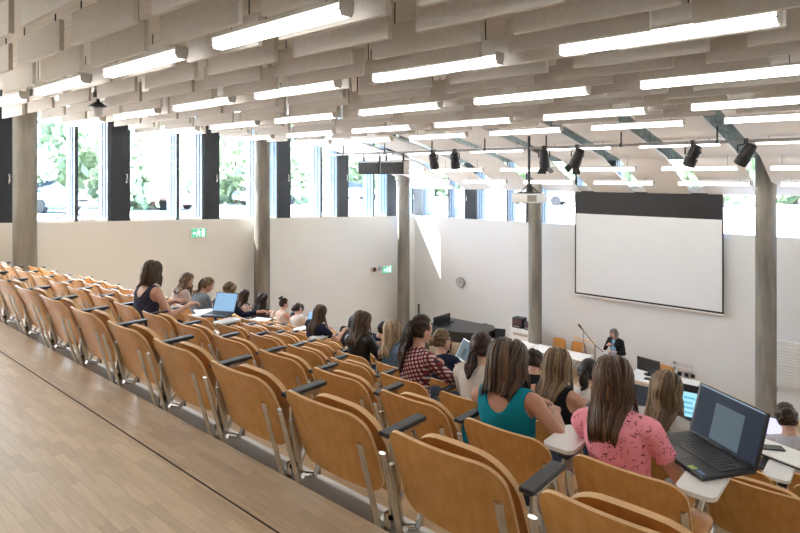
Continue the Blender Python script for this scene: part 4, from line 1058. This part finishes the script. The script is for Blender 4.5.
b = MB(); b.lathe([(.0395, .074), (.001, .0745)], (0, 0, 0), 20); b.build('drink', mat('pink_drink', (.65, .42, .42), rough=.3, var=.1, scale=60), t)
t = thing('backpack', 'dark blue patterned backpack at the right edge beyond the white laptop', 'bag', (-.36, 4.93, tread(4)+.44))
C_BAG = motif_mat('dark_blue_bag_cloth', (.02, .03, .06), (.06, .12, .10), 20, .3)
b = MB(); b.cbox((-.16, -.10, 0), (.16, .10, .46), .06); b.build('body', C_BAG, t, smooth=40)
b = MB(); b.cbox((-.12, -.15, .04), (.12, -.08, .24), .03); b.build('pocket', C_BAG, t, smooth=40)
b = MB(); b.tube([(-.04, 0, .45), (-.04, 0, .50), (.04, 0, .50), (.04, 0, .45)], .01, 6); b.build('handle', M_BLACKP, t)

# ------------------------------------------------------------------ front of the hall
def chair(x, y, rz, label):
    t = thing('wooden_chair', label, 'chair', (x, y, FLOORZ), rz)
    b = MB(); curved_board(b, .42, .34, .09, .06, lambda X, s: (X, -.20 - .05*s + .5*X*X, .50 + .34*s), (0, .012, 0), 14, 6); b.build('backrest', [M_WOOD, M_WOOD_EDGE], t, smooth=35)
    b = MB(); curved_board(b, .42, .40, .07, .05, lambda X, s: (X, -.18 + .40*s, .445), (0, 0, .014), 14, 6); b.build('seat', [M_WOOD, M_WOOD_EDGE], t, smooth=35)
    for sx in (-.19, .19):
        for sy in (-.17, .19):
            b = MB(); p = [(sx, sy, .44), (sx*1.05, sy*1.15, 0)]
            if sy < 0: p = [(sx, sy-.045, .80)] + p
            b.tube(p, .012, 8); b.build('leg', M_STEEL, t, smooth=40)
chair(-7.70, 15.62, PI, 'wooden chair behind the white table, next to the front column')
chair(-7.12, 15.62, PI, 'wooden chair behind the white table, nearer the music stand')
chair(-4.66, 15.1, PI*.9, 'wooden chair behind the desk with the monitor')
def table(x0, x1, y0, y1, label, h=.75):
    t = thing('folding_table', label, 'table', (0, 0, FLOORZ), 0, 'white tables at the front')
    b = MB(); b.cbox((x0, y0, h-.03), (x1, y1, h), .006); b.build('tabletop', M_WHITEP, t)
    for x in (x0+.12, x1-.12):
        for y in (y0+.07, y1-.07):
            b = MB(); b.cyl((x, y, 0), (x, y, h-.03), .016, 8); b.build('leg', M_STEEL, t, smooth=40)
    b = MB(); b.cyl((x0+.12, y0+.07, h-.06), (x0+.12, y1-.07, h-.06), .012, 8); b.cyl((x1-.12, y0+.07, h-.06), (x1-.12, y1-.07, h-.06), .012, 8); b.build('frame', M_STEEL, t, smooth=40)
table(-8.02, -6.42, 14.55, 15.2, 'long white table in front of the two wooden chairs')
table(-9.75, -8.06, 14.55, 15.2, 'white table left of the front column, carrying a dark laptop')
laptop((-9.25, 15.05, FLOORZ+.75), R(20), .36, .24, 70, 'dark open laptop on the white table beside the piano', M_LAPB, emis('off_screen', (.02, .02, .022), .3), None, keys=False)
t = thing('equipment_cabinet', 'white cabinet against the front wall left of the column', 'cabinet', (-8.74, 15.68, FLOORZ))
b = MB(); b.cbox((-.36, -.26, .04), (.36, .26, 1.0), .01); b.build('body', M_WHITEP, t)
b = MB(); b.box((-.33, -.272, .10), (.33, -.262, .72)); b.build('door', M_WHITEP, t)
b = MB(); b.box((-.24, -.275, .80), (.24, -.262, .88)); b.build('vent', mat('beige_vent', (.45, .40, .33), rough=.6, var=.3, scale=60), t)
b = MB(); b.box((-.34, -.24, 0), (.34, .24, .04)); b.build('plinth', M_BLACKP, t)
for x, z0, w, h, lab, mt in ((-8.88, 1.0, .34, .30, 'dark control unit on the white cabinet, left', M_BLACKP), (-8.53, 1.0, .24, .22, 'blue-grey device on the white cabinet, right', mat('slate_plastic', (.06, .09, .14), rough=.4, var=.2, scale=30))):
    t = thing('control_unit', lab, 'device', (x, 15.6, FLOORZ + z0))
    b = MB(); b.cbox((-w/2, -.14, 0), (w/2, .14, h), .01); b.build('case', mt, t)
    b = MB(); b.box((-w*.4, -.146, h*.35), (w*.4, -.141, h*.9)); b.build('panel', mat('red_brown_panel', (.10, .05, .05), rough=.4, var=.5, scale=60), t)
    b = MB(); b.box((-w*.35, -.148, .03), (w*.2, -.141, .07)); b.build('strip', M_GREYM, t)
# microphone and music stand
t = thing('microphone_stand', 'thin black microphone stand with boom beside the lecturer', 'microphone stand', (-6.25, 14.9, FLOORZ))
b = MB(); b.cyl((0, 0, .0), (0, 0, 1.12), .014, 8); b.build('pole', M_BLACKP, t)
b = MB(); b.tube([(.22, 0, .98), (0, 0, 1.12), (-.38, .0, 1.50)], .011, 8); b.build('boom', M_BLACKP, t)
b = MB(); b.tube([(-.36, 0, 1.48), (-.43, 0, 1.56), (-.46, 0, 1.585)], [.02, .03, .026], 10); b.build('microphone', M_BLACKP, t, smooth=40)
b = MB()
for q in range(3): a = q*2*PI/3+.4; b.tube([(0, 0, .18), (.3*math.cos(a), .3*math.sin(a), .008)], .009, 6)
b.build('tripod', M_BLACKP, t)
t = thing('music_stand', 'metal tripod music stand between the white table and the lecturer', 'music stand', (-6.75, 15.35, FLOORZ))
b = MB(); b.tube([(0, 0, .45), (-.02, 0, 1.38)], .014, 8); b.build('pole', M_GREYM, t)
b = MB(); b.box((-.30, -.02, 1.06), (.30, .06, 1.075)); b.tube([(-.32, 0, 1.12), (.34, 0, .98)], .01, 6); b.build('ledge', M_WOOD_EDGE, t)
b = MB()
for q in range(3): a = q*2*PI/3+.9; b.tube([(0, 0, .86), (.42*math.cos(a), .42*math.sin(a), .01)], .013, 6)
b.build('tripod', M_GREYM, t)
# desk with monitor
t = thing('lecturer_desk', 'white desk with dark blue front panel carrying the monitor', 'desk', (-4.22, 14.1, FLOORZ))
b = MB(); b.cbox((-.80, -.42, .84), (.62, .42, .88), .008); b.build('desktop', M_WHITEP, t)
b = MB(); b.box((-.76, -.38, .0), (-.72, .38, .84)); b.box((.54, -.38, 0), (.58, .38, .84)); b.build('side_panel', M_WHITEP, t)
b = MB(); b.box((-.72, -.36, .1), (.54, -.33, .76)); b.build('front_panel', mat('dark_blue_panel', (.03, .045, .075), rough=.5, var=.05), t)
b = MB(); b.box((-.74, -.385, .76), (.56, -.365, .838)); b.build('fascia', mat('beige_fascia', (.55, .47, .38), rough=.5, var=.05), t)
t = thing('monitor', 'black flat monitor on the white desk near the lecturer', 'monitor', (-4.66, 14.18, FLOORZ+.88), R(-14))
b = MB(); b.cbox((-.29, -.02, .07), (.29, .02, .38), .008); b.build('case', M_BLACKP, t)
b = MB(); b.box((-.275, -.024, .085), (.275, -.019, .365)); b.build('screen', mat('off_glass', (.02, .02, .022), rough=.15, var=.05), t)
b = MB(); b.box((-.03, .02, .0), (.03, .05, .2)); b.lathe([(.12, 0), (.12, .012), (.03, .02)], (0, .03, 0), 18); b.build('stand', M_BLACKP, t)
b = MB(); b.cbox((-.2, -.07, 0), (.2, .07, .018), .004); o = b.build('computer_keyboard', M_BLACKP, None, loc=(-4.45, 13.88, FLOORZ+.88)); tag(o, 'black keyboard lying before the monitor on the white desk', 'keyboard')
# grand piano
M_PIANO = mat('black_piano_lacquer', (.008, .009, .011), rough=.25, var=.05)
M_BRASS = mat('dull_brass', (.40, .30, .15), rough=.35, metal=.8, var=.1)
t = thing('grand_piano', 'black grand piano in the far left corner of the front', 'piano', (-10.35, 14.6, FLOORZ), 0)
def pcurve(o=0.0):
    pts = [(-.95-o, .75+o), (-.95-o, -.72-o), (-.30, -.72-o), (.25, -.66-o), (.75, -.45-o), (1.02+o, -.05), (1.0+o, .38), (.78, .66+o), (.4, .75+o)]
    return pts
b = MB(); b.prism([(x, y, .68) for x, y in pcurve()], (0, 0, .28)); b.build('case', M_PIANO, t)
b = MB(); b.prism([(x, y, .965) for x, y in pcurve(.02) if x > -.8] + [], (0, 0, .025)); b.build('lid', M_PIANO, t)
b = MB(); b.cbox((-.98, -.76, .62), (-.58, .79, .72), .01); b.box((-1.16, -.74, .56), (-.94, .76, .64)); b.build('key_bed', M_PIANO, t)
b = MB()
for q in range(40): b.box((-1.14, -.66+.033*q, .64), (-.98, -.66+.033*q+.031, .66))
b.build('keys', M_WHITEP, t)
b = MB(); b.cbox((-.72, -.40, .99), (-.66, .42, 1.2), .01, M=Matrix.Translation((0, 0, 0))); b.box((-.74, -.42, .985), (-.5, .44, 1.0)); b.build('music_desk', M_PIANO, t)
for x, y in ((-.80, -.58), (-.80, .6), (.62, .1)):
    b = MB(); b.lathe([(.035, 0.06), (.045, .1), (.05, .3), (.075, .5), (.08, .62)], (x, y, 0), 14); b.lathe([(.03, 0), (.03, .06)], (x, y, 0), 10); b.build('leg', M_PIANO, t, smooth=40)
b = MB(); b.box((-.62, -.03, .05), (-.55, -.0, .62)); b.box((-.62, .05, .05), (-.55, .08, .62)); b.box((-.70, -.12, .04), (-.5, .16, .12)); b.build('pedal_lyre', M_PIANO, t)
t = thing('piano_bench', 'black upholstered piano bench at the far left', 'bench', (-12.0, 14.5, FLOORZ))
b = MB(); b.cbox((-.2, -.35, .46), (.2, .35, .56), .02); b.build('cushion', C_LEATH, t)
for sx in (-.16, .16):
    for sy in (-.3, .3):
        b = MB(); b.box((sx-.02, sy-.02, 0), (sx+.02, sy+.02, .46)); b.build('leg', M_PIANO, t)
t = thing('boom_stand', 'tall thin black stand between the bench and the piano', 'stand', (-11.72, 14.3, FLOORZ))
b = MB(); b.cyl((0, 0, .2), (0, 0, 1.5), .03, 8); b.build('pole', M_BLACKP, t)
b = MB()
for q in range(3): a = q*2*PI/3; b.tube([(0, 0, .4), (.3*math.cos(a), .3*math.sin(a), .01)], .012, 6)
b.build('tripod', M_BLACKP, t)

# ------------------------------------------------------------------ outside
M_GRD = mat('bright_paving', (.78, .77, .74), rough=.9, var=.08, scale=1.5)
b = MB()
def gz(x, y): return sill(min(y, YF)) - .55
for y0, y1 in ((-14, 0), (0, 8), (8, YF+.6), (YF+.6, 120)):
    za, zb = (sill(min(y, YF)) - .55 for y in (y0, y1)); b.add([(-120, y0, za), (XL-.6, y0, za), (XL-.6, y1, zb), (-120, y1, zb)], [(0, 1, 2, 3)])
b.add([(XL-.6, YF+.6, -.595), (90, YF+.6, -.595), (90, 120, -.595), (XL-.6, 120, -.595)], [(0, 1, 2, 3)])
struct(b.build('ground_outside', M_GRD))
M_LEAF = mat('green_leaves', (.30, .40, .25), rough=.7, scale=3, col2=(.50, .60, .40), island=.6, var=.1); M_BARK = mat('bark', (.16, .12, .09), rough=.9, var=.3, scale=10)
def crown_mesh(seed, n, rx, rz, leaf):
    r = random.Random(seed); b = MB()
    cl = [Vector((r.gauss(0, .45), r.gauss(0, .45), r.gauss(0, .42))) for _ in range(16)]
    for i in range(n):
        c = r.choice(cl); d = Vector((r.gauss(0, 1), r.gauss(0, 1), r.gauss(0, 1))); d.normalize(); p = c + d*.38*(r.random()**.4)
        p = Vector((p.x*rx, p.y*rx, p.z*rz)); u = Vector((r.gauss(0,1), r.gauss(0,1), r.gauss(0,1))).normalized(); v = u.orthogonal().normalized(); s_ = leaf*(.6+.8*r.random())
        o = len(b.v); b.v += [tuple(p-u*s_), tuple(p+v*s_*.6), tuple(p+u*s_), tuple(p-v*s_*.6)]; b.f.append((o, o+1, o+2, o+3)); b.m.append(0)
    return b.mesh('crown', M_LEAF)
CR = [crown_mesh(s_, 1500, 1.0, 1.0, .10) for s_ in range(3)]
tm = MB(); tm.tube([(0, 0, 0), (.02, .01, .5), (0, .02, 1.0)], [.06, .05, .035], 10); TRK = tm.mesh('trunk', M_BARK)
tr = random.Random(4)
def tree(x, y, h, w, label, z=None, crz=None, stem=.28):
    z = gz(x, y) if z is None else z
    t = thing('tree', label, 'tree', (x, y, z), tr.random()*6, 'trees outside the windows')
    k = bpy.data.objects.new('trunk', TRK); link(k, t); k.scale = (h*.35, h*.35, h*.7)
    c = bpy.data.objects.new('crown', CR[tr.randrange(3)]); link(c, t); c.location = (0, 0, h*(1+stem)/2); c.scale = (w, w, h*(1-stem)*.75)
for x, y, h, w in ((-34, 8, 5.2, 3.6), (-38, 11.5, 6.0, 4.0), (-34, 15, 5.4, 3.4), (-40, 19, 6.4, 4.2), (-36, 23.5, 5.6, 3.8), (-42, 28, 6.6, 4.4), (-37, 33, 6.0, 4.0), (-43, 39, 6.5, 4.6), (-34, 44, 5.5, 4.0), (-46, 50, 7, 5), (-40, 5, 6, 4.2), (-46, 15, 7, 4.6), (-48, 25, 7, 5), (-50, 36, 7.5, 5)):
    tree(x, y, h, w, 'broad green tree beyond the car park, seen through the windows', stem=.1)
tree(-23, 12.2, 4.6, .9, 'slender young street tree beyond the second window from the left', stem=.35)
tree(-24, 21, 4.6, .9, 'slender young tree beyond the window right of the middle column', stem=.35)
for x, y, h, w in ((-20, 46, 7, 4), (-13, 50, 8, 4.4), (-6, 48, 8, 4.5), (0, 52, 8, 4.6), (-27, 50, 7, 4.4), (7, 50, 8, 4.5), (-17, 40, 6.5, 3.2), (-9, 41, 7, 3.4)):
    tree(x, y, h, w, 'tall green tree behind the bright forecourt, beyond the front windows', stem=.2)
def car(x, y, rz, col, label):
    t = thing('parked_car', label, 'car', (x, y, gz(x, y)), rz, 'parked cars outside')
    pr = lambda pts, w: [[Vector((px_, w, pz)) for px_, pz in pts]]
    b = MB(); body = [(-2.1, .35), (-2.15, .75), (-1.9, .95), (-1.0, 1.0), (1.0, .98), (1.95, .82), (2.15, .6), (2.1, .3)]
    b.loft([[Vector((a, w, c)) for a, c in body] for w in (-.85, -.8, .8, .85)]); b.build('body', mat('car_paint_' + col[0], col[1], rough=.25, coat=.5, var=.02), t)
    b = MB(); cab = [(-1.75, .95), (-1.25, 1.42), (.25, 1.45), (1.05, .97)]; b.loft([[Vector((a, w*(1 if c < 1.2 else .85), c)) for a, c in cab] for w in (-.78, .78)]); b.build('cabin', mat('car_glass', (.05, .07, .09), rough=.1, var=.02), t)
    for sx in (-1.3, 1.35):
        for sy in (-.82, .82):
            b = MB(); b.tube([(sx, sy-.09, .32), (sx, sy+.09, .32)], .32, 18); w_ = b.build('wheel', M_BLACKP, t, smooth=40)
CARS = [('white', (.75, .75, .75)), ('silver', (.55, .57, .6)), ('red', (.55, .2, .18)), ('blue', (.3, .38, .5))]
for x, y, rz, c, lab in ((-31, 9.6, .3, 3, 'dark car outside the leftmost window'), (-33, 16.5, .2, 2, 'red car outside the second window bay'), (-33, 24, 1.3, 1, 'silver car outside the window left of the middle column'), (-33, 32, 1.2, 1, 'silver car outside the window right of the middle column'), (-34, 40, 1.3, 0, 'white car far outside the windows'),
                         (-19, 36, .2, 1, 'silver car outside the left front window'), (-24, 44, .3, 3, 'blue car outside the front windows')):
    car(x, y, rz, CARS[c], lab)
t = thing('bicycle', 'parked bicycle whose wheels rise above the sill at the left windows', 'bicycle', (-14.4, 5.6, sill(5.6)-.52), PI/2)
for sx in (-.52, .52):
    b = MB(); b.tube([(sx + .34*math.cos(a), 0, .34 + .34*math.sin(a)) for a in [2*PI*q/28 for q in range(28)]], .02, 6, close=True); b.build('wheel', M_BLACKP, t)
b = MB(); b.tube([(-.52, 0, .34), (-.1, 0, .3), (.38, 0, .82), (-.2, 0, .8), (-.1, 0, .3)], .016, 6); b.tube([(-.52, 0, .34), (-.2, 0, .8), (-.22, 0, .92)], .014, 6); b.tube([(.52, 0, .34), (.36, 0, .95)], .014, 6); b.build('frame', M_GREYM, t)
b = MB(); b.tube([(.34, -.26, 1.0), (.36, 0, .95), (.34, .26, 1.0)], .013, 6); b.build('handlebar', M_BLACKP, t)
b = MB(); b.ell((-.24, 0, .95), (.13, .07, .04)); b.build('saddle', M_BLACKP, t)

# ------------------------------------------------------------------ light and view
w = bpy.data.worlds.new('sky'); SC.world = w; w.use_nodes = True
nt = w.node_tree; bg = nt.nodes['Background']
sk = nt.nodes.new('ShaderNodeTexSky'); sk.sky_type = 'NISHITA'; sk.sun_disc = False; sk.sun_elevation = R(49); sk.sun_rotation = R(-90); sk.air_density = 1.0; sk.dust_density = 2.5
nt.links.new(sk.outputs[0], bg.inputs['Color']); bg.inputs['Strength'].default_value = 1.05
sun = bpy.data.lights.new('sun', 'SUN'); sun.energy = 13; sun.angle = R(.6); sun.color = (1, .96, .9)
so = bpy.data.objects.new('sun', sun); COL.objects.link(so)
d = Vector((.807, .59, -1.5)).normalized(); so.rotation_euler = d.to_track_quat('-Z', 'Y').to_euler()
SC.view_settings.view_transform = 'Standard'; SC.view_settings.look = 'None'; SC.view_settings.gamma = 1; SC.view_settings.exposure = 1.28
SC.view_settings.use_curve_mapping = False
SC.cycles.use_denoising = True
SC.cycles.max_bounces = 8; SC.cycles.diffuse_bounces = 5; SC.cycles.transparent_max_bounces = 12
SC.cycles.sample_clamp_indirect = 6
